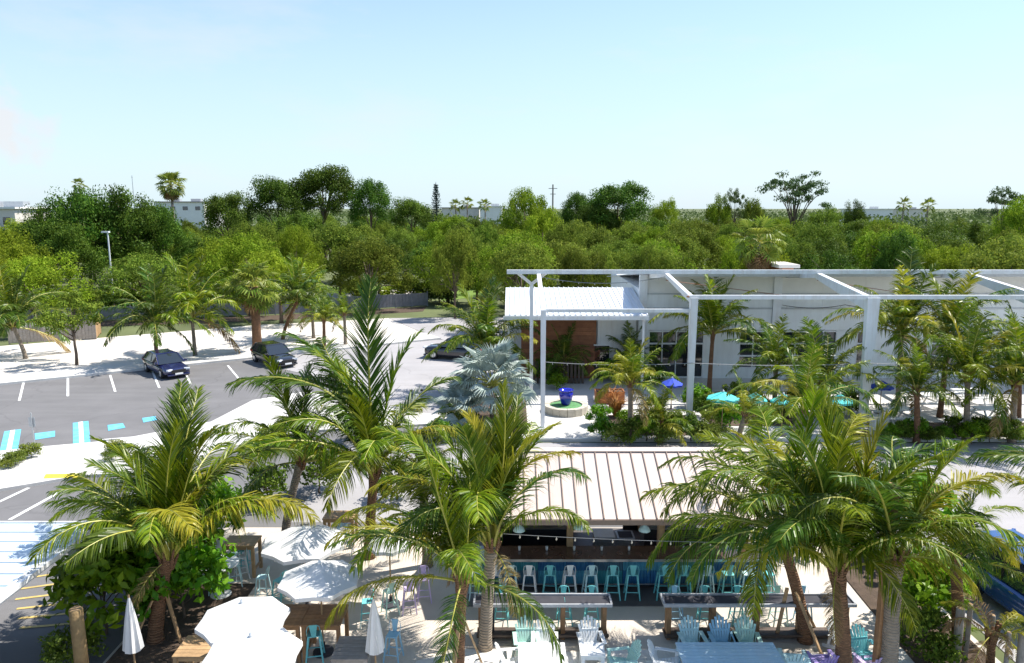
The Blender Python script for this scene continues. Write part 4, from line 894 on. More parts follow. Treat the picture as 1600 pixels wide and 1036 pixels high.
# ================================================================ VEHICLES
def car(label, loc, rz, paint, L=4.6, Wd=1.82, Ht=1.48, suv=False, name='parked_car'):
    t = thing(name, label, 'car', loc, rz)                       # nose towards +x
    hl = L / 2; st = []
    #  x, half width, bottom, top of body
    belt = .92 if not suv else 1.05; hood = .78 if not suv else 1.0
    for fx, w, zb, zt in ((-1.0, .80, .42, belt - .16), (-.97, .90, .28, belt - .04), (-.80, .97, .20, belt), (-.3, 1.0, .18, belt), (.12, 1.0, .18, belt - .01), (.42, .985, .18, belt - .05), (.75, .95, .20, hood), (.93, .86, .26, hood - .10), (1.0, .70, .40, hood - .24)):
        st.append((fx * hl, w * Wd / 2, zb, zt))
    v = []; prof = ((0, 1.0, 1), (.62, 1.0, .985), (.90, 1.0, .90), (1.0, 1.0, .62), (1.0, 1.0, .30), (.93, 1.0, 0), (0, 1.0, 0))
    for x, w, zb, zt in st:
        ring = [(fy * w, zb + (zt - zb) * fz) for fy, _, fz in prof]
        full = ring + [(-y, z) for y, z in ring[-2:0:-1]]; v += [(x, y, z) for y, z in full]
    k = len(full); fs = [(i * k + j, i * k + (j + 1) % k, (i + 1) * k + (j + 1) % k, (i + 1) * k + j) for i in range(len(st) - 1) for j in range(k)]
    fs += [tuple(range(k - 1, -1, -1)), tuple((len(st) - 1) * k + j for j in range(k))]
    body = MB().add(v, fs).build('body', M[paint], t, True)
    bv = body.modifiers.new('sub', 'SUBSURF'); bv.levels = 1; bv.render_levels = 2
    # greenhouse: roof with pillars, and glass panes let in
    rb, rf_, wb, wf = (-.62, .10, -.92, .46) if not suv else (-.82, .12, -.96, .44)
    tw, bw = .66 * Wd / 2 * 1.12, .93 * Wd / 2; zt, zb = Ht, belt - .05
    c8 = [(wb * hl, -bw, zb), (wf * hl, -bw, zb), (wf * hl, bw, zb), (wb * hl, bw, zb), (rb * hl, -tw, zt - .05), (rf_ * hl, -tw, zt - .05), (rf_ * hl, tw, zt - .05), (rb * hl, tw, zt - .05)]
    MB().add(c8, [(0, 1, 5, 4), (1, 2, 6, 5), (2, 3, 7, 6), (3, 0, 4, 7)]).build('window_glass', M['glass'], t)
    MB().add([(rb * hl - .02, -tw - .01, zt - .06), (rf_ * hl + .03, -tw - .01, zt - .06), (rf_ * hl + .03, tw + .01, zt - .06), (rb * hl - .02, tw + .01, zt - .06), (rb * hl + .1, -tw + .12, zt), (rf_ * hl - .1, -tw + .12, zt), (rf_ * hl - .1, tw - .12, zt), (rb * hl + .1, tw - .12, zt)],
             [(0, 1, 5, 4), (1, 2, 6, 5), (2, 3, 7, 6), (3, 0, 4, 7), (4, 5, 6, 7)]).build('roof', M[paint], t)
    for s in (0, 1):
        a = c8[1 + s]; b = c8[5 + s]; MB().bar(a, b, .07, .06).build('pillar', M[paint], t); a = c8[0 if s == 0 else 3]; b = c8[4 if s == 0 else 7]; MB().bar(a, b, .10, .07).build('pillar', M[paint], t)
        y = (-1, 1)[s]; MB().bar((-.18 * hl, y * (bw + .005), zb + .04), (-.2 * hl, y * (tw + .01), zt - .06), .07, .03).build('pillar', M['carblack'], t)
        MB().box((.40 * hl, y * (Wd / 2 + .06), belt + .04), (.12, .18, .13)).build('mirror', M[paint], t, bevel=.02)
        MB().box((.955 * hl, y * Wd * .31, hood - .16), (.20, .36, .12), rz=-y * .35).build('headlight', M['lamp'], t, bevel=.02); MB().box((-.985 * hl, y * Wd * .36, belt - .14), (.10, .28, .14)).build('tail_light', M['red'], t, bevel=.02)
        MB().box((0.02 * hl, y * (Wd / 2 + .003), belt - .18), (.16, .02, .03)).build('door_handle', M['chrome'], t)
    MB().box((.985 * hl, 0, .52 if not suv else .66), (.09, .9, .20)).build('grille', M['rubber'], t); MB().box((1.01 * hl, 0, .36), (.03, .5, .11)).build('number_plate', M['white2'], t); MB().box((.97 * hl, 0, .28), (.16, Wd * .78, .12)).build('bumper', M[paint], t, bevel=.03)
    r = .33 if not suv else .38
    for fx in (-.60, .62):
        for s in (-1, 1):
            w = MB(); w.v = [(x, z, y) for x, y, z in []]
            tp = [(r - .03, -.11), (r, -.08), (r, .08), (r - .03, .11)]
            m_ = MB().lathe(tp, 22); m_.v = [(x, z, y) for x, y, z in m_.v]
            o = m_.build('wheel', M['rubber'], t, True); o.location = (fx * hl, s * (Wd / 2 - .10), r)
            m_ = MB().lathe([(r * .62, -.116), (r * .6, -.119), (r * .2, -.122), (.02, -.125)] if s < 0 else [(.02, .125), (r * .2, .122), (r * .6, .119), (r * .62, .116)], 18); m_.v = [(x, z, y) for x, y, z in m_.v]; m_.build('rim', M['chrome'], o, True)
    return t
cang = math.atan2(-W.y, -W.x)
p = G(266, 590); car('navy blue saloon car parked nose out in the striped row', (p.x + W.x * 1.6, p.y + W.y * 1.6, -.01), cang + R(12), 'carblue')
p = G(438, 574); car('black saloon car parked behind the tall feathery palm', (p.x + W.x * 1.6, p.y + W.y * 1.6, -.01), cang + R(10), 'carblack')
p = G(712, 560); car('black car standing on the drive behind the silver fan palm', (p.x, p.y, -.005), R(160), 'carblack', suv=True, L=4.7, Ht=1.7)
car('bright blue sport utility car parked beside the timber bollards', (14.55, 18.75, -.01), R(-84), 'carbright', L=4.8, Wd=1.92, Ht=1.76, suv=True)

# motor scooter at the kerb
p = G(651, 641); t = thing('motor_scooter', 'black and white motor scooter standing at the edge of the drive', 'scooter', (p.x, p.y, -.004), R(-80))
for nm, x in (('front_wheel', .62), ('rear_wheel', -.62)):
    m_ = MB().lathe([(.20, -.05), (.23, -.03), (.23, .03), (.20, .05)], 18); m_.v = [(x_, z_, y_) for x_, y_, z_ in m_.v]; o = m_.build('wheel', M['rubber'], t, True); o.location = (x, 0, .23)
    m_ = MB().lathe([(.13, -.045), (.02, -.05)], 12); m_.v = [(x_, z_, y_) for x_, y_, z_ in m_.v]; m_.build('rim', M['chrome'], o)
MB().add([(.55, -.16, .42), (.55, .16, .42), (.42, -.22, .35), (.42, .22, .35), (.46, -.20, .92), (.46, .20, .92), (.36, -.2, .9), (.36, .2, .9)], [(0, 1, 5, 4), (2, 6, 7, 3), (0, 4, 6, 2), (1, 3, 7, 5), (4, 5, 7, 6), (0, 2, 3, 1)]).build('leg_shield', M['white2'], t, bevel=.03)
MB().box((.0, 0, .30), (.75, .26, .10)).build('foot_board', M['carblack'], t, bevel=.02); MB().box((-.45, 0, .50), (.75, .32, .38)).build('rear_body', M['carblack'], t, bevel=.09); MB().box((-.38, 0, .74), (.68, .28, .12)).build('saddle', M['rubber'], t, bevel=.05)
MB().tube([(.36, -.34, 1.02), (.44, -.18, 1.04), (.46, 0, 1.0), (.44, .18, 1.04), (.36, .34, 1.02)], .024, 7).build('handlebar', M['rubber'], t, True); MB().tube([(.62, 0, .24), (.45, 0, 1.0)], .035, 7).build('fork', M['chrome'], t); MB().box((.52, 0, .98), (.14, .22, .18)).build('headlight', M['lamp'], t, bevel=.04)
for s in (-1, 1): o = MB().tube([(.44, s * .2, 1.04), (.42, s * .28, 1.22)], .012, 5).build('mirror_stem', M['rubber'], t); MB().box((.42, s * .29, 1.25), (.03, .16, .11)).build('mirror', M['rubber'], o, bevel=.02)

# ================================================================ POSTS, POLES, WIRES, FENCES
def post(label, p, h, r, m='woodpile', square=False, name='timber_post', cat='post', z0=0.0):
    t = thing(name, label, cat, (p[0], p[1], z0))
    if square:
        MB().box((0, 0, h / 2), (r * 2, r * 2, h)).build('shaft', M[m], t, bevel=.01); MB().box((0, 0, h + .012), (r * 2.15, r * 2.15, .025)).build('cap', M['woodlight'], t)
    else:
        MB().tube([(0, 0, 0), (.01, 0, h * .5), (0, 0, h - .02), (0, 0, h)], [r * 1.05, r, r * .97, r * .85], 14).build('shaft', M[m], t, True); MB().lathe([(r * .8, 0), (r * .7, .012)], 14, (0, 0, h)).build('cap', M['woodlight'], t)
    return t
p = H(1397, 757, 16.0); post('tall square timber post rising out of the right hand palm', p, p.z, .10, 'wood', True, z0=.02)
p = H(118, 952, 15.6); post('thick round timber pile beside the folded umbrella', (p.x, p.y), p.z, .15, z0=.02)
p = G(192, 905); q = H(192, 797, p.y); post('dark slim timber post on the road edge by the palm', p, q.z, .09, 'wooddark')
p = H(1262, 790, 16.9); q = H(716, 825, 16.9)
for i, (px, py, b) in enumerate(((1506, 944, 1040), (1588, 990, 1075), (1566, 988, 1078))):
    p = G(px, b, 0); q = H(px, py, p.y); post(['pale timber bollard next to the bright blue car', 'pale timber bollard, thicker one of the pair', 'pale timber bollard, slim one of the pair'][i], p, max(.5, q.z), (.06, .085, .05)[i], 'woodgrey', name='bollard', cat='bollard', z0=.0)
p = G(1491, 1045); post('grey timber post under the small right hand palm', p, 1.6, .10, 'woodgrey', z0=.02); p = G(1542, 1050); post('thin grey timber post behind the bollards', p, 1.5, .05, 'woodgrey')
p = G(1407, 905, 0); q = H(1402, 862, p.y); t = thing('lamp_post', 'white globe lamp on a post inside the right hand palm', 'lamp', (p.x, p.y, .02)); MB().tube([(0, 0, 0), (0, 0, 1.7)], .04, 8).build('pole', M['zinc'], t); MB().lathe([(.02, 1.68), (.17, 1.74), (.20, 1.84), (.14, 1.96), (.03, 2.0)], 14).build('globe', M['white2'], t, True)

def festoon(label, P, n, sag, name='string_lights', r=.008, wirem='wirepale'):
    P = [Vector(p) for p in P]; t = thing(name, label, 'string lights', P[0]); o = P[0]
    path = []
    for a, b in zip(P[:-1], P[1:]):
        for i in range(15):
            k = i / 14; q = a.lerp(b, k) - Vector((0, 0, sag * 4 * k * (1 - k))) - o
            if not path or (q - path[-1]).length > .01: path.append(q)
    MB().tube(path, r, 5).build('cable', M[wirem], t)
    bm = MB().lathe([(.008, 0), (.012, -.035), (.022, -.06), (.02, -.085), (.005, -.10)], 8).mesh('bulb', True)
    for k in range(n):
        x = (k + .5) / n * (len(path) - 1); i = int(x); q = path[i].lerp(path[min(i + 1, len(path) - 1)], x - i); link('bulb', bm, M['bulb'], t, q)
    return t
a = H(770, 850, 17.75); b = H(1395, 840, 16.0)
festoon('string of round bulbs hung across the terrace before the bar', [(a.x, a.y, 2.98), (b.x - .08, b.y, 3.55)], 20, .10, r=.006)
p = a; post('slim steel post at the left end of the bulb string', (p.x, p.y), 3.05, .03, 'zinc', name='steel_post', z0=.02)
festoon('pale cable of bulbs strung along the white frame columns', [(FX[0] + .1, YC - .2, 3.65), (FX[1], YC - .2, 3.6), (FX[2], YC - .22, 3.6), (FX[3], YC - .22, 3.6), (FX[4], YC - .22, 3.6)], 40, .12, r=.016)
festoon('bulb string looped across the warehouse wall between pilasters', [(PIL[1] + .3, YW - .25, 5.0), ((PIL[1] + PIL[2]) / 2, YW - .25, 5.02), (PIL[2] - .3, YW - .25, 5.0)], 14, .2, r=.02, wirem='wire')
festoon('bulb string slung over the pavilion roof under the ridge beam', [(FX[0], YR - .15, ZR - .25), (FX[1], YR - .15, ZR - .25)], 8, .4, r=.018)

# sign pole with its accessible parking plate
p = G(55, 708); t = thing('sign_pole', 'thin steel sign pole with small plate beside the blue parking bays', 'sign', (p.x, p.y, .0)); q = H(52, 645, p.y)
MB().tube([(0, 0, 0), (0, 0, q.z)], .032, 7).build('pole', M['galv'], t); MB().box((-.02, .04, q.z - .45), (.30, .012, .45)).build('plate', M['galv'], t)
# street lamps
for px, pyb, pyt, D, lb in ((168, 470, 362, 78, 'pale street lamp post standing among the oaks'),):
    q = H(px, pyt, D); t = thing('street_lamp', lb, 'street lamp', (q.x, D, -.03)); MB().tube([(0, 0, 0), (0, 0, q.z)], [.11, .07], 8).build('pole', M['white'], t); MB().box((-.15, -.1, q.z), (.75, .34, .16)).build('lamp_head', M['white'], t)
q = H(864, 288, 190); t = thing('utility_pole', 'tall utility pole with crossarm rising above the far trees', 'utility pole', (q.x, q.y, -.03)); MB().tube([(0, 0, 0), (0, 0, q.z)], [.26, .18], 8).build('pole', M['woodgrey'], t); MB().box((0, 0, q.z - 1.0), (2.2, .14, .16)).build('crossarm', M['woodgrey'], t); MB().box((0, 0, q.z - 2.4), (1.4, .14, .16)).build('crossarm', M['woodgrey'], t)
q = H(206, 274, 260); t = thing('radio_mast', 'very thin radio mast above the dark trees', 'mast', (q.x, q.y, -.03)); MB().tube([(0, 0, 0), (0, 0, q.z)], [.22, .10], 6).build('mast', M['galv'], t); MB().box((0, 0, q.z - .6), (.5, .1, .1)).build('crossarm', M['galv'], t)

# fence between lot and wood
def board_fence(label, a, b, h, m, n, name='board_fence'):
    a, b = Vector(a), Vector(b); d = b - a; t = thing(name, label, 'fence', (a.x, a.y, -.02), math.atan2(d.y, d.x)); w = d.length / n
    me = MB(); me.box((0, 0, h / 2 + .05), (w - .12, .04, h - .1))
    for k in range(5): me.box((-w / 2 + w * (k + .5) / 5, -.03, h / 2 + .05), (w / 5 - .06, .03, h - .14))
    me = me.mesh('fence_panel'); pm = MB().box((0, 0, h / 2 + .08), (.10, .12, h + .16)).mesh('fence_post')
    for k in range(n): link('fence_panel', me, M[m], t, (w * (k + .5), 0, 0))
    for k in range(n + 1): link('fence_post', pm, M[m], t, (w * k, 0, 0))
    return t
greyf = mat('grey_fence_boards', (.25, .26, .30), .8, .2, 3, .3, 20, perobj=.12); M['greyf'] = greyf
a, b = G(430, 492), G(668, 478); board_fence('grey slatted fence between the shell lot and the wood', (a.x - 34, a.y - 8.5), (a.x, a.y), 1.4, 'greyf', 15); board_fence('grey panel fence with slanting light, beside the grass verge', a, b, 1.55, 'greyf', 9)
a, b = G(15, 538), G(150, 530); 
en = board_fence('weathered timber enclosure wall facing the shell lot', a, b, 1.7, 'woodgrey', 5, 'timber_enclosure'); c = (b - a).normalized(); e = Vector((-c.y, c.x, 0))
board_fence('short side wall of the weathered timber enclosure', b + e * .1, b + e * 3.2, 1.75, 'woodlight', 2, 'timber_enclosure')
# grass patches beyond the fence
for q in (((150, 492), (260, 488), (252, 462), (170, 466)), ((480, 474), (640, 466), (640, 446), (480, 450)), ((690, 470), (760, 462), (760, 448), (690, 452))):
    sheet('grass', pts(*q), -.015, M['grass'])
fa, fb = G(430, 492), G(668, 478)
sheet('fence_mulch', [(fa.x - 34, fa.y - 12.5), (fa.x, fa.y - 4.2), (fb.x, fb.y - 4.5), (fb.x, fb.y - .3), (fa.x, fa.y - .3), (fa.x - 34, fa.y - 8.8)], -.010, M['mulch'])
sheet('far_path', pts((505, 466), (590, 462), (660, 458), (660, 450), (590, 454), (505, 457)), -.011, M['shell'])

# ================================================================ COURTYARD THINGS
p = G(884, 646); t = thing('fountain_basin', 'round stone basin filled with green, under the cobalt urn', 'basin', (p.x, p.y, .10))
nst = 18; me = MB().prism([(.92 * math.cos(a) , .92 * math.sin(a)) for a in (-.165, .165)] + [(1.22 * math.cos(a), 1.22 * math.sin(a)) for a in (.165, -.165)], 0, .42).mesh('rim_stone')
for k in range(nst): link('rim_stone', me, M['stone'], t, (0, 0, .005 * (k % 3)), (0, 0, 2 * math.pi * k / nst))
MB().lathe([(.90, 0), (.90, .36), (.5, .385)], 28).build('planting', M['pondgreen'], t)
q = thing('garden_urn', 'glossy cobalt blue urn standing in the round stone basin', 'urn', (p.x, p.y + .05, .48)); q.scale = (.88,) * 3; pr = [(.22, 0), (.30, .10), (.40, .40), (.45, .68), (.44, .80), (.37, .86), (.40, .92), (.47, .96), (.46, .98), (.38, .93), (.33, .84)]
MB().lathe(pr, 26).build('vessel', M['cobalt'], q, True); MB().lathe([(.30, .78), (.0, .80)], 20).build('soil', M['mulch'], q)
for i, (px, py, r, m, lb) in enumerate(((1130, 618, .82, 'tealfabric', 'turquoise umbrella in the courtyard beside the tall white column'), (1180, 620, .6, 'tealfabric', 'turquoise umbrella half hidden by palms, beside the open turquoise one'), (1224, 622, .6, 'tealfabric', 'turquoise umbrella lost between courtyard palms'), (1312, 622, .65, 'tealfabric', 'turquoise umbrella close to the widest white column'),
        (1050, 596, .62, 'bluefabric', 'royal blue umbrella before the glazed warehouse doors'), (1378, 600, .62, 'bluefabric', 'royal blue umbrella right behind the widest white column'))):
    zc_ = 2.0 if m == 'tealfabric' else 1.75; c = G(px, py, zc_); umbrella(lb, c, r, zc_ + .2, m, name='courtyard_umbrella', drop_=.34, z0=.11, rot=i)
ptb = [((1510, 632), 'white picnic table under the courtyard palms by the lit wall'), ((1400, 664), 'white picnic table in courtyard shade by the kerb planting'), ((1545, 662), 'white picnic table on the sunny courtyard paving'), ((1440, 640), 'white picnic table behind the twin palms')]
for (pp, lb) in ptb:
    c = G(*pp); t = thing('picnic_table', lb, 'table', (c.x, c.y, .113), R(8)); me = MB().box((0, 0, 0), (1.7, .13, .04)).mesh('plank')
    for k in range(5): link('plank', me, M['white2'], t, (0, -.3 + k * .15, .75))
    for s in (-1, 1):
        for k in range(2): link('seat_plank', me, M['white2'], t, (0, s * (.62 + k * .15), .45))
        MB().bar((s * .6, -.28, .73), (s * .6, -.72, 0), .05, .09).build('leg', M['white2'], t); MB().bar((s * .6, .28, .73), (s * .6, .72, 0), .05, .09).build('leg', M['white2'], t); MB().box((s * .57, 0, .41), (.04, 1.5, .08)).build('crossbeam', M['white2'], t)
c = G(948, 640); t = thing('planter_box', 'terracotta coloured timber planter beside the arching palm', 'planter', (c.x + .3, c.y + 1.2, .113))
for s in (-1, 1):
    MB().box((0, s * .4, .35), (1.6, .06, .7)).build('side_board', M['terracotta'], t); MB().box((s * .8, 0, .35), (.06, .74, .7)).build('end_board', M['terracotta'], t)
MB().box((0, 0, .6), (1.5, .72, .08)).build('soil', M['mulch'], t)
c = G(1400, 688)
for i, (x, lb) in enumerate(((1372, 'white concrete block at the foot of the widest column'),)):
    c = G(x, 684); t = thing('concrete_block', lb, 'block', (c.x, c.y, .115)); MB().box((0, 0, .45), (.7, .6, .9)).build('block', M['white'], t, bevel=.03); MB().box((0, 0, .93), (.78, .68, .06)).build('coping', M['concrete'], t)
# planting beds
for nm, q in (('planting_bed', [(4.6, 35.0), (9.6, 35.0), (9.9, 38.6), (5.2, 38.6)]), ('planting_bed', [(16.6, 34.8), (34, 34.8), (34, 37.2), (16.6, 37.2)]), ('planting_bed', [(-3.3, 35.2), (.8, 35.2), (.8, 42.5), (-3.3, 42.5)]), ('planting_bed', [(10.3, 36.6), (15.6, 36.6), (15.6, 41.2), (10.3, 41.2)])):
    slab(nm, q, .10, .135, M['mulch'])
slab('planting_bed', [(-10.1, 11), (-7.9, 11), (-7.7, 20.6), (-10.1, 20.6)], .0, .05, M['mulch'])
slab('planting_bed', [(9.9, 13.5), (12.0, 13.5), (12.0, 24), (10.3, 24)], .015, .055, M['mulch'])

# ================================================================ PALMS
CP = 'coconut palms on the terrace'
def gp(bx, by, hx, hy): b = G(bx, by); return b, H(hx, hy, b.y)
b, h = gp(243, 1003, 262, 872); palm('big coconut palm with red brown trunk and wooden props beside the bright bush', b, h, 4.1, 25, 1, None, trunk='palmbarkred', r=(.20, .15), props=True, avoid=lambda a: 130 < a < 345,
    extra=((172, 'up', 3.9), (184, 'up', 3.6), (250, 'hang', 1.5, 'deadfrond'), (8, 'mid', 4.6, 'frondyellow'), (100, 'spear', 4.9), (150, 'up', 4.5), (40, 'up', 4.6), (75, 'spear', 4.6)), mixc=['spear'] * 4 + ['up'] * 10 + ['mid'] * 4)
b, h = gp(758, 1014, 768, 852); palm('coconut palm with pale grey ringed trunk before the bar roof', b, h, 3.8, 20, 2, None, r=(.17, .13), avoid=lambda a: a > 200 or a < 60,
    extra=((300, 'hang', 1.8, 'deadfrond'), (200, 'hang', 1.5, 'deadfrond'), (95, 'spear', 4.1), (60, 'spear', 4.0), (30, 'up', 4.0), (185, 'up', 4.4), (160, 'mid', 4.2), (200, 'mid', 4.2)), mixc=['spear'] * 5 + ['up'] * 9 + ['mid'] * 5)
b, h = gp(716, 1064, 722, 905); palm('coconut palm with drooping yellow fronds next to the grey trunked palm', b, h, 3.7, 9, 3, None, trunk='palmbarkred', r=(.15, .12), props=True, avoid=lambda a: a > 190 or a < 60,
    extra=((185, 'low', 3.4, 'frondyellow'), (176, 'mid', 3.8, 'frondyellow'), (330, 'low', 3.3), (262, 'hang', 2.4), (150, 'mid', 4.2), (120, 'up', 4.2)), mixc=['spear'] * 3 + ['up'] * 6 + ['mid'] * 3)
b, h = gp(1318, 1066, 1308, 890); palm('large coconut palm with red brown fibrous trunk among the violet chairs', b, h, 4.1, 21, 4, None, trunk='palmbarkred', r=(.19, .15),
    extra=((240, 'hang', 1.7, 'deadfrond'), (98, 'spear', 4.4), (80, 'spear', 4.2), (180, 'mid', 4.2), (168, 'up', 4.6), (205, 'mid', 3.6, 'frondyellow'), (10, 'mid', 4.0), (350, 'low', 3.8, 'frondyellow'), (70, 'up', 4.4), (150, 'up', 4.4)), mixc=['spear'] * 4 + ['up'] * 10 + ['mid'] * 5, avoid=lambda a: 220 < a < 330)
b, h = gp(1258, 1003, 1218, 835); palm('leaning coconut palm held by pale wooden props beside the blue table', b, h, 4.0, 12, 5, None, trunk='palmbarkred', r=(.17, .12), props=True, extra=((182, 'mid', 4.0), (172, 'low', 3.9), (195, 'low', 3.6), (140, 'up', 4.0)))
b, h = gp(1386, 1072, 1398, 870); palm('coconut palm with smooth pale grey trunk beside the lilac chair', b, h, 3.9, 11, 6, None, r=(.20, .16), extra=((12, 'up', 3.7), (350, 'mid', 3.0, 'frondyellow')), mixc=['spear'] * 2 + ['up'] * 7 + ['mid'] * 3, avoid=lambda a: a > 200 or a < 30)
b, h = gp(1496, 1020, 1492, 868); palm('young coconut palm beside the bright blue car', b, h, 2.8, 12, 7, None, trunk='palmbarkred', r=(.15, .12))
b = Vector((12.6, 14.6, .05)); palm('coconut palm at the far right edge over the blue car', b, (13.1, 14.7, 4.0), 3.6, 10, 8, None, r=(.17, .13), extra=((150, 'up', 3.8), (130, 'up', 4.0)), mixc=['spear'] * 2 + ['up'] * 5 + ['mid'] * 3)
b, h = gp(1545, 1062, 1550, 990); palm('small dry topped coconut palm among the timber bollards', b, h, 1.5, 10, 18, None, trunk='palmbarkred', r=(.10, .08), mixc=['up'] * 3 + ['mid'] * 4 + ['hang'] * 3, mats=['frond', 'deadfrond', 'frondyellow'])
b, h = gp(577, 872, 585, 738); palm('tall coconut palm behind the white umbrellas with one frond arching left', b, h, 4.6, 14, 9, None, trunk='palmbarkred', r=(.18, .13),
    extra=((165, 'up', 5.8, 'fronddark'), (150, 'up', 6.0, 'fronddark'), (178, 'up', 6.2, 'fronddark'), (140, 'up', 5.6, 'fronddark'), (105, 'spear', 6.2, 'fronddark'), (182, 'mid', 4.2, 'frondyellow')), mixc=['spear'] * 3 + ['up'] * 6 + ['mid'] * 6)
b, h = gp(445, 850, 470, 720); palm('bushy coconut palm at the terrace edge behind the largest umbrella', b, h, 3.6, 17, 10, None, r=(.15, .12), mixc=['spear'] * 2 + ['up'] * 5 + ['mid'] * 6 + ['low'] * 3)
b, h = gp(668, 885, 660, 745); palm('coconut palm behind the bulb string, left of the bar roof', b, h, 2.2, 14, 11, None, r=(.16, .12), mixc=['spear'] * 2 + ['up'] * 7 + ['mid'] * 6)
b, h = gp(1225, 745, 1255, 640); palm('coconut palm on the road side of the courtyard kerb', b, h, 3.4, 14, 12, None, coarse=True, r=(.17, .13))
b, h = gp(1150, 700, 1165, 650); palm('low coconut palm leaning over the kerb behind the bar roof', b, h, 2.4, 13, 13, None, coarse=True, r=(.14, .11))

# palms round the courtyard and the car park
for i, (bx, by, hx, hy, L, n, lb, kw) in enumerate((
    (757, 612, 757, 545, 4.0, 18, 'full coconut palm in front of the pavilion, left of the white posts', {}),
    (1108, 612, 1114, 520, 3.9, 17, 'coconut palm against the warehouse wall beside the first white column', {}),
    (1402, 640, 1408, 520, 4.2, 16, 'tall coconut palm against the lit wall right of the widest column', {}),
    (1468, 655, 1482, 530, 4.0, 16, 'tall coconut palm, right one of the pair against the wall', {}),
    (1508, 690, 1512, 590, 3.2, 15, 'stout coconut palm in the kerb bed before the picnic tables', {}),
    (1432, 693, 1432, 610, 2.6, 13, 'slim young palm in the kerb bed behind the road', {}),
    (1580, 692, 1586, 600, 3.2, 14, 'slim palm at the right end of the kerb bed', {}),
    (1590, 655, 1592, 560, 3.2, 14, 'pale green palm by the right end of the wall', {}),
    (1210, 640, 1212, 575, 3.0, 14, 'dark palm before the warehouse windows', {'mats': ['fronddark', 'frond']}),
    (1290, 660, 1285, 600, 3.4, 15, 'leafy palm in the bed left of the widest column', {}),
    (985, 690, 985, 600, 2.3, 16, 'arching light green palm in the round bed near the urn', {'mats': ['frond', 'frondyellow', 'frond']}),
    (1030, 692, 1030, 662, 1.9, 12, 'low palm in the round bed near the first column', {}),
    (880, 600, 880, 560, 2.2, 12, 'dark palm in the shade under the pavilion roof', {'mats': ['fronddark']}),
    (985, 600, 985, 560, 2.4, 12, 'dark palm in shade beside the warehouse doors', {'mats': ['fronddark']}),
    (40, 560, 20, 510, 4.4, 16, 'coconut palm at the left edge of the shell lot', {'mats': ['frond', 'fronddark']}),
    (245, 568, 243, 505, 3.6, 16, 'dark coconut palm behind the navy car', {'mats': ['fronddark', 'frond', 'fronddark']}),
    (305, 556, 300, 495, 4.2, 18, 'light green coconut palm next to the navy car', {'mats': ['frond']}),
    (442, 530, 465, 470, 3.8, 16, 'dark coconut palm on the shell lot before the fence', {'mats': ['fronddark', 'frond']}),
    (490, 528, 487, 480, 2.6, 14, 'slim palm with thin trunk on the shell lot', {'mats': ['fronddark', 'frond']}),
    (507, 545, 506, 500, 2.0, 12, 'short palm beside the slim one on the shell lot', {}),
    (540, 540, 538, 490, 1.8, 11, 'small round headed palm nearest the drive', {}))):
    b, h = gp(bx, by, hx, hy); b.z = .1 if by > 590 and bx > 690 else -.01
    palm(lb, b, h, L * (1.18 if i > 13 else 1.08), n + 9, 20 + i, None, coarse=True, trunk=('palmbark', 'palmbarkred')[i % 2], r=(.15, .11), **kw)
b, h = gp(120, 570, 120, 512); tree('small', 1, b, 5.0, h.z + 2.4, .5, 'young round headed tree in the shell lot before the timber enclosure')
# fan palms
b = G(770, 668); h = H(770, 606, b.y); fan_palm('silver blue fan palm with broad stiff leaves by the drive', (b.x, b.y, .13), h.z, 26, 1.22, 3, 'silver', coarse=False, name='silver_fan_palm', low=-30)
b = G(725, 672); fan_palm('smaller silver fan palm half hidden by the large one', (b.x, b.y, .13), .9, 16, .9, 5, 'silver', coarse=False, name='silver_fan_palm', low=-10)
b = G(402, 548); h = H(398, 448, b.y); fan_palm('fan palm with thick red brown trunk on the shell lot', (b.x, b.y, -.01), h.z, 28, 1.15, 6, 'fan', 'palmbarkred', .34, skirt=5)
h = H(1186, 378, 66); fan_palm('cabbage palm with brown skirt in front of the wood behind the warehouse', (h.x, 66, 0), h.z, 26, 1.3, 7, 'fan', skirt=14)
h = H(267, 290, 125); fan_palm('tall cabbage palm on a thin white trunk above the skyline', (h.x, 125, 0), h.z, 26, 1.35, 8, 'fan', r=.22, skirt=8)
h = H(124, 290, 200); fan_palm('far small cabbage palm poking over the dark trees', (h.x, 200, 0), h.z, 14, 1.1, 9, 'fan', r=.2)
for k, (px, py, D) in enumerate(((712, 322, 260), (730, 318, 260), (758, 322, 255), (1450, 322, 250), (1412, 320, 240))):
    h = H(px, py, D); fan_palm('tiny far cabbage palm on the horizon', (h.x, D, 0), h.z, 14, 1.5, 10 + k, 'fan', r=.22, group='far cabbage palms on the horizon')

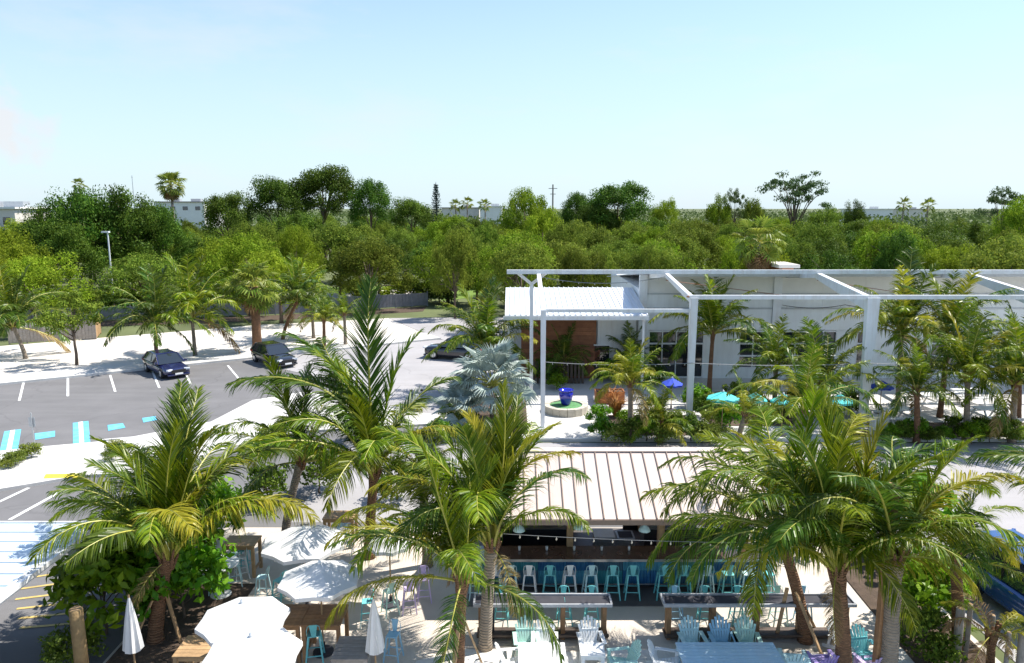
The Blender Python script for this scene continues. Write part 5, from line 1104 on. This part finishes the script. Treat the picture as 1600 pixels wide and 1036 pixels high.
# ================================================================ SHRUBS AND BEDS
for i, (px, py, s, k, lb) in enumerate(((165, 990, 1.45, 3, 'large bright green bush left of the propped palm'), (212, 945, 1.45, 3, 'bright green bush behind the round timber pile'), (288, 968, 1.25, 3, 'bright green bush beside the white round table'), (283, 905, 1.1, 3, 'bright green bush beside the tan high table'),
        (120, 1040, .9, 1, 'yellow green bush at the foot of the timber pile'), (340, 840, 1.1, 3, 'dense green bush at the terrace end under the big palm'), (290, 850, 1.2, 3, 'dense green bush on the road side of the terrace'), (420, 790, 1.2, 2, 'dark green bush on the road verge behind the largest umbrella'), (500, 770, 1.3, 2, 'dark green bush under the bushy palm'), (620, 780, 1.2, 2, 'dark green bush under the tall palm'),
        (1450, 985, 1.0, 3, 'broad leaved bush behind the lilac chair'), (1440, 1035, 1.0, 2, 'dark bush in shade beside the pale trunk'), (1430, 870, 1.3, 3, 'green bush behind the tall timber post'), (1350, 800, 1.4, 1, 'green bush on the road verge under the big right hand palm'), (1470, 930, 1.0, 0, 'green bush beside the young palm'), (1160, 790, 1.2, 2, 'dark bush at the right end of the bar roof'), (1240, 860, 1.1, 2, 'dark bush under the leaning palm'))):
    p = G(px, py); shrub(k, (p.x, p.y, .03), s, lb)
rnd = random.Random(5)
for i, (px, py) in enumerate(((940, 690), (960, 694), (985, 696), (1010, 690), (1035, 694), (1055, 688), (975, 668), (1050, 670), (1020, 660), (935, 668))):
    p = G(px, py); shrub(i % 3, (p.x, p.y, .13), rnd.uniform(.6, .95), 'low green shrub in the round bed between the urn and the first column', 'shrubs in the round bed')
for i in range(17):
    p = G(1378 + i * 14, 693 + rnd.uniform(-5, 3)); shrub((i * 2 + 1) % 3, (p.x, p.y, .13), rnd.uniform(.5, .85), 'low clipped shrub in the long kerb bed by the road', 'shrubs in the kerb bed')
for i in range(9):
    p = G(1090 + i * 30, 650 + rnd.uniform(-14, 10)); shrub(i % 3, (p.x, p.y, .13), rnd.uniform(.7, 1.1), 'bushy shrub in the bed around the turquoise umbrellas', 'shrubs round the turquoise umbrellas')
for i, (px, py) in enumerate(((700, 660), (730, 672), (690, 690), (745, 690), (800, 678))):
    p = G(px, py); shrub(i % 2, (p.x, p.y, .12 if py < 690 else 0.0), rnd.uniform(.7, 1.0), 'low shrub round the foot of the silver fan palm', 'shrubs at the silver palm')
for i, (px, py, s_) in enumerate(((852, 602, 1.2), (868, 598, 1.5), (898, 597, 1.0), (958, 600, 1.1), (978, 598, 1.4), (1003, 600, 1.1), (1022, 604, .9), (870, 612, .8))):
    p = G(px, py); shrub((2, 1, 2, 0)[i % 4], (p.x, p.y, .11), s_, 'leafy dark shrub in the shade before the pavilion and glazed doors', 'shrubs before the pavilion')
for i, (px, py, s_) in enumerate(((1085, 640, 1.0), (1098, 655, .9), (1110, 668, .8), (1140, 672, 1.0), (1080, 690, .9), (1110, 695, .9))):
    p = G(px, py); shrub((0, 2, 1)[i % 3], (p.x, p.y, .11), s_, 'loose shrub at the foot of the first white column', 'shrubs at the first column')
for i, (px, py) in enumerate(((10, 735), (35, 722), (50, 718), (175, 722), (182, 712), (25, 730))):
    p = G(px, py); shrub(1, (p.x, p.y, .11), rnd.uniform(.4, .62), 'small tufted plant growing on the pale traffic island', 'plants on the traffic island')
p = G(560, 690); shrub(2, (p.x, p.y, .0), 1.3, 'dark bush on the verge behind the tall palm'); p = G(430, 700); shrub(1, (p.x, p.y, .0), 1.1, 'small verge bush behind the bushy palm')
# dry ornamental grasses in the round bed
for i, (px, py) in enumerate(((962, 655), (955, 640))):
    p = G(px, py); t = thing('dry_grass_tuft', ['orange brown dry grass tuft beside the arching palm', 'orange brown dry grass tuft behind the arching palm'][i], 'plant', (p.x, p.y, .13)); mb = MB(); r_ = random.Random(i)
    for k in range(130):
        a = r_.uniform(0, 6.28); l = r_.uniform(.7, 1.5); s_ = r_.uniform(.15, .55); o = len(mb.v); c_, s2 = math.cos(a), math.sin(a); wv = Vector((-s2, c_, 0)) * .03
        q0 = Vector((c_ * .1, s2 * .1, 0)); q1 = q0 + Vector((c_ * s_ * l * .5, s2 * s_ * l * .5, l * .6)); q2 = q1 + Vector((c_ * s_ * l, s2 * s_ * l, l * .15)); mb.v += [tuple(q0 - wv), tuple(q0 + wv), tuple(q1 - wv), tuple(q1 + wv), tuple(q2)]; mb.f += [(o, o + 1, o + 3, o + 2), (o + 2, o + 3, o + 4)]
    mb.build('blades', leafmat('orange_dry_blade', (.30, .13, .03), (.45, .22, .06), .3), t); MB().lathe([(.14, -.02), (.10, .12)], 10).build('crown', M['mulch'], t)

# ================================================================ THE WOOD AND THE SKYLINE
def sky_tree(px, top, D, wpx, key, v, label, name='broadleaf_tree', group=None, squeeze=1.0):
    h = H(px, top, D); w = wpx / F_PX * (D * cp) ; tree(key, v, (h.x, D, -.03), w, (h.z + .03) * squeeze, v * 1.7, label, group, name)
SK = [(60, 322, 88, 110, 'dark', 0, 'dark spreading tree at the left end of the skyline, by the pale wall'), (128, 292, 90, 130, 'dark', 1, 'broad dark tree highest in the left skyline clump'), (196, 297, 92, 125, 'dark', 2, 'broad dark tree right of the highest one in the left clump'), (250, 318, 95, 95, 'dark', 3, 'low dark tree below the tall cabbage palm'),
      (100, 345, 84, 110, 'dark', 3, 'dark tree in front of the left skyline clump'), (352, 300, 130, 78, 'tall', 1, 'round dark tree right of the tall cabbage palm'), (432, 276, 136, 100, 'tall', 2, 'dark lobed tree left of the tallest skyline tree'), (502, 262, 140, 122, 'tall', 0, 'tallest dark round tree of the skyline'), (578, 283, 138, 72, 'tall', 3, 'narrow dark tree right of the tallest one'), (470, 330, 125, 95, 'dark', 1, 'dark tree standing in front of the tallest one'),
      (642, 309, 150, 74, 'tall', 2, 'small dark tree left of the spire shaped conifer'), (822, 292, 150, 82, 'light', 0, 'smooth domed green tree left of the utility pole'), (848, 322, 118, 78, 'light', 1, 'bright yellow green tree below the domed tree'), (902, 303, 152, 56, 'tall', 3, 'grey green tree right of the utility pole'), (966, 284, 140, 116, 'tall', 1, 'big very dark tree in the middle of the skyline'), (935, 318, 138, 78, 'tall', 2, 'dark tree joined to the left of the big middle one'),
      (1040, 309, 170, 56, 'light', 2, 'pale loose tree right of the big dark middle tree'), (1124, 303, 140, 50, 'light', 1, 'bright green tree with a loose lobe beside it'), (1150, 288, 140, 40, 'pine', 0, 'small flat topped tree on a bare stem'), (1180, 312, 150, 60, 'oak', 1, 'brownish tree left of the airy pine'), (1246, 256, 120, 118, 'pine', 1, 'tall airy pine with bare limbs showing sky'), (1340, 314, 175, 42, 'dark', 0, 'small round dark tree above the far white shed'),
      (1572, 284, 108, 80, 'pine', 0, 'airy pine at the right edge of the skyline'), (1604, 298, 100, 90, 'light', 2, 'bright tree at the far right edge of the skyline'), (1290, 318, 130, 70, 'oak', 2, 'low green tree under the airy pine'), (700, 335, 130, 90, 'light', 1, 'light green tree under the spire shaped conifer')]
for s in SK: sky_tree(s[0], s[1], s[2], s[3], s[4], s[5], s[6], {'pine': 'pine_tree'}.get(s[4], 'broadleaf_tree'))
# spire shaped conifer
h = H(681, 284, 150); t = thing('norfolk_pine', 'slim spire shaped conifer standing alone on the skyline', 'tree', (h.x, 150, -.03)); MB().tube([(0, 0, 0), (0, 0, h.z)], [.3, .04], 6).build('trunk', M['bark'], t)
rs = np.random.default_rng(9); V = []
for k in range(26):
    z = h.z * (.28 + .70 * k / 26); l = 1.75 * (1 - k / 27) ** .8 + .15
    for j in range(6):
        a = j * 1.047 + k * .5; n = 22; tt = rs.random((n, 1)); P = np.array([[0, 0, z]]) + tt * np.array([[math.cos(a) * l, math.sin(a) * l, .25 * l]]) + rs.normal(size=(n, 3)) * .10; nn = rs.normal(size=(n, 3)) + [0, 0, .6]; nn /= np.linalg.norm(nn, axis=1, keepdims=True); V.append(leaf_quads(P, nn, .14, rs))
link('crown', npmesh('crown', np.concatenate(V)), leafmat('blue_green_needle', (.03, .06, .05), (.06, .10, .08), .15), t)

rnd = random.Random(77); nfill = 0
TL = {'oak': ('olive green oak of the dense wood behind the lot and warehouse', 'olive oaks of the wood'), 'light': ('fresh green oak of the dense wood behind the lot and warehouse', 'fresh green oaks of the wood'), 'dark': ('dark green oak of the dense wood behind the lot and warehouse', 'dark oaks of the wood')}
D = 68.0
while D < 185:
    step = 5.6 + D * .024; half = D * .73 + 6; x = -half + rnd.uniform(0, step)
    while x < half:
        xx, yy = x + rnd.uniform(-1.6, 1.6), D + rnd.uniform(-2.2, 2.2); x += step
        px = 800 + F_PX * xx / (yy * cp + 6 * sp_)
        if yy < 74 and (px < 250 and px > 30): continue
        if yy < 87 and 400 < px < 690: continue
        if yy < 72 and 250 <= px < 700: continue
        if 76 < yy < 100 and 5 < px < 285: continue
        if yy < 150 and 440 < px < 560 and yy > 120: continue
        ztop = CAM_H - yy * math.tan(R(rnd.uniform(.2, 1.7) + max(0, (95 - yy) * .055)))
        hgt = min(ztop, 9.2); hgt = max(hgt, 4.6)
        key = rnd.choices(['oak', 'light', 'dark'], [6, 4, 1.3])[0]; hgt *= rnd.choice((.82, .92, 1, 1, 1.06)); hgt = min(hgt, ztop)
        tree(key, rnd.randrange(4), (xx, yy, -.03), rnd.uniform(5.0, 10.5) * (1 if yy > 85 else .9), hgt, rnd.uniform(0, 6.28), TL[key][0], TL[key][1]); nfill += 1
    D += 6.2 + D * .035
# a few named oaks in front of the wood
for px, py, top, w, key, v, lb in ((580, 486, 372, 9.5, 'oak', 1, 'oak with clear dark trunk behind the grey panel fence'), (700, 474, 385, 8.5, 'light', 0, 'light oak overhanging the end of the grey fence'), (60, 520, 395, 9, 'light', 2, 'light green oak behind the timber enclosure'), (0, 515, 380, 9, 'light', 1, 'green oak at the left edge behind the enclosure'), (230, 500, 398, 9, 'oak', 3, 'oak behind the light green coconut palm'), (440, 505, 392, 8, 'light', 0, 'fresh oak behind the fan palm'), (765, 478, 400, 7, 'light', 2, 'oak left of the pavilion roof')):
    b = G(px, py); h = H(px, top, b.y); tree(key, v, (b.x, b.y, -.03), w, h.z, v * 2.0 + 1, lb)
# bushes along the foot of the wood
rnd = random.Random(12)
for i in range(34):
    px = -20 + i * 21.5 + rnd.uniform(-8, 8); D_ = (78.5 if px < 420 else 87) + rnd.uniform(-1, 3)
    if 470 < px < 640 and i % 3: continue
    h = H(px, 470, D_); shrub((2, 1, 2, 0)[i % 4], (h.x, D_, -.04), rnd.uniform(1.7, 2.7), 'tall leafy bush at the foot of the wood behind the grey fence', 'bushes at the foot of the wood', m=('oak', 'darkleaf', 'oaklight', 'oak')[i % 4], sz=rnd.uniform(1.7, 2.4))
# distant woodland that reads as one mass
rs = np.random.default_rng(3); n = 52000
dd = 205 + (950 - 205) * rs.random(n) ** 1.35; xx = (rs.random(n) * 2 - 1) * (dd * .80 + 20)
hh = 5.6 + 2.2 * np.sin(xx * .11 + dd * .07) * np.cos(dd * .05 - xx * .031) + 1.6 * np.sin(xx * .043 + 1.3) + rs.normal(size=n) * .5
hh = np.clip(hh * (1 + (dd - 205) / 2600), 2.5, 10.4); zz = hh * (1 - rs.random(n) ** 2.2 * .8)
nn = rs.normal(size=(n, 3)) + [0, -.5, .7]; nn /= np.linalg.norm(nn, axis=1, keepdims=True)
wd = link('distant_woodland', npmesh('distant_woodland', leaf_quads(np.stack([xx, dd, zz], 1), nn, .9 + 0 * 1.0, rs)), M['farwood']); tag(wd, 'far flat woodland reaching to the horizon', 'woodland', kind='stuff')

# far buildings
def far_building(label, px0, px1, pyt, D, dep, m, roofm, nwin=6, low=0.0):
    a, b = H(px0, pyt, D), H(px1, pyt, D); w = b.x - a.x; h = a.z; t = thing('far_building', label, 'building', ((a.x + b.x) / 2, D, -.03))
    MB().box((0, dep / 2, h / 2), (w, dep, h)).build('wall', M[m], t); MB().box((0, dep / 2, h + .15), (w + .8, dep + .8, .3)).build('roof', M[roofm], t)
    for k in range(2 if w > 8 else 0):
        MB().box((w * (-.22 + .4 * k), dep * .4, h + .75), (2.2 + k, 1.8, .9)).build('rooftop_unit', M['galv'], t)
    for k in range(nwin):
        x = -w / 2 + w * (k + .5) / nwin; MB().box((x, -.02, h - 1.9), (min(1.6, w / nwin * .4), .06, 1.2)).build('window', M['glass'], t)
far_building('long low white building far behind the airy pine', 1345, 1395, 327, 330, 20, 'stuccow', 'stuccow', 0); far_building('low pink toned building far right of the conifer', 690, 748, 325, 300, 18, 'stucco', 'farroof', 0); far_building('bright white low building left of the domed tree', 750, 784, 323, 290, 14, 'stuccow', 'stuccow', 0)
far_building('far apartment block behind the tall cabbage palm', 240, 318, 316, 240, 18, 'stuccow', 'farroof', 4); far_building('pale wall of a store at the left edge behind the dark trees', -60, 22, 326, 118, 12, 'stucco', 'stuccow', 3); far_building('small tan building on the horizon right of the long white one', 1405, 1450, 327, 420, 16, 'stucco', 'farroof', 0)
p = H(806, 442, 64); far_building('orange tan shed roof glimpsed over the warehouse, left of the cabbage palm', 1222, 1240, 418, 64, 4, 'terracotta', 'stucco', 0)
print('fill trees', nfill)
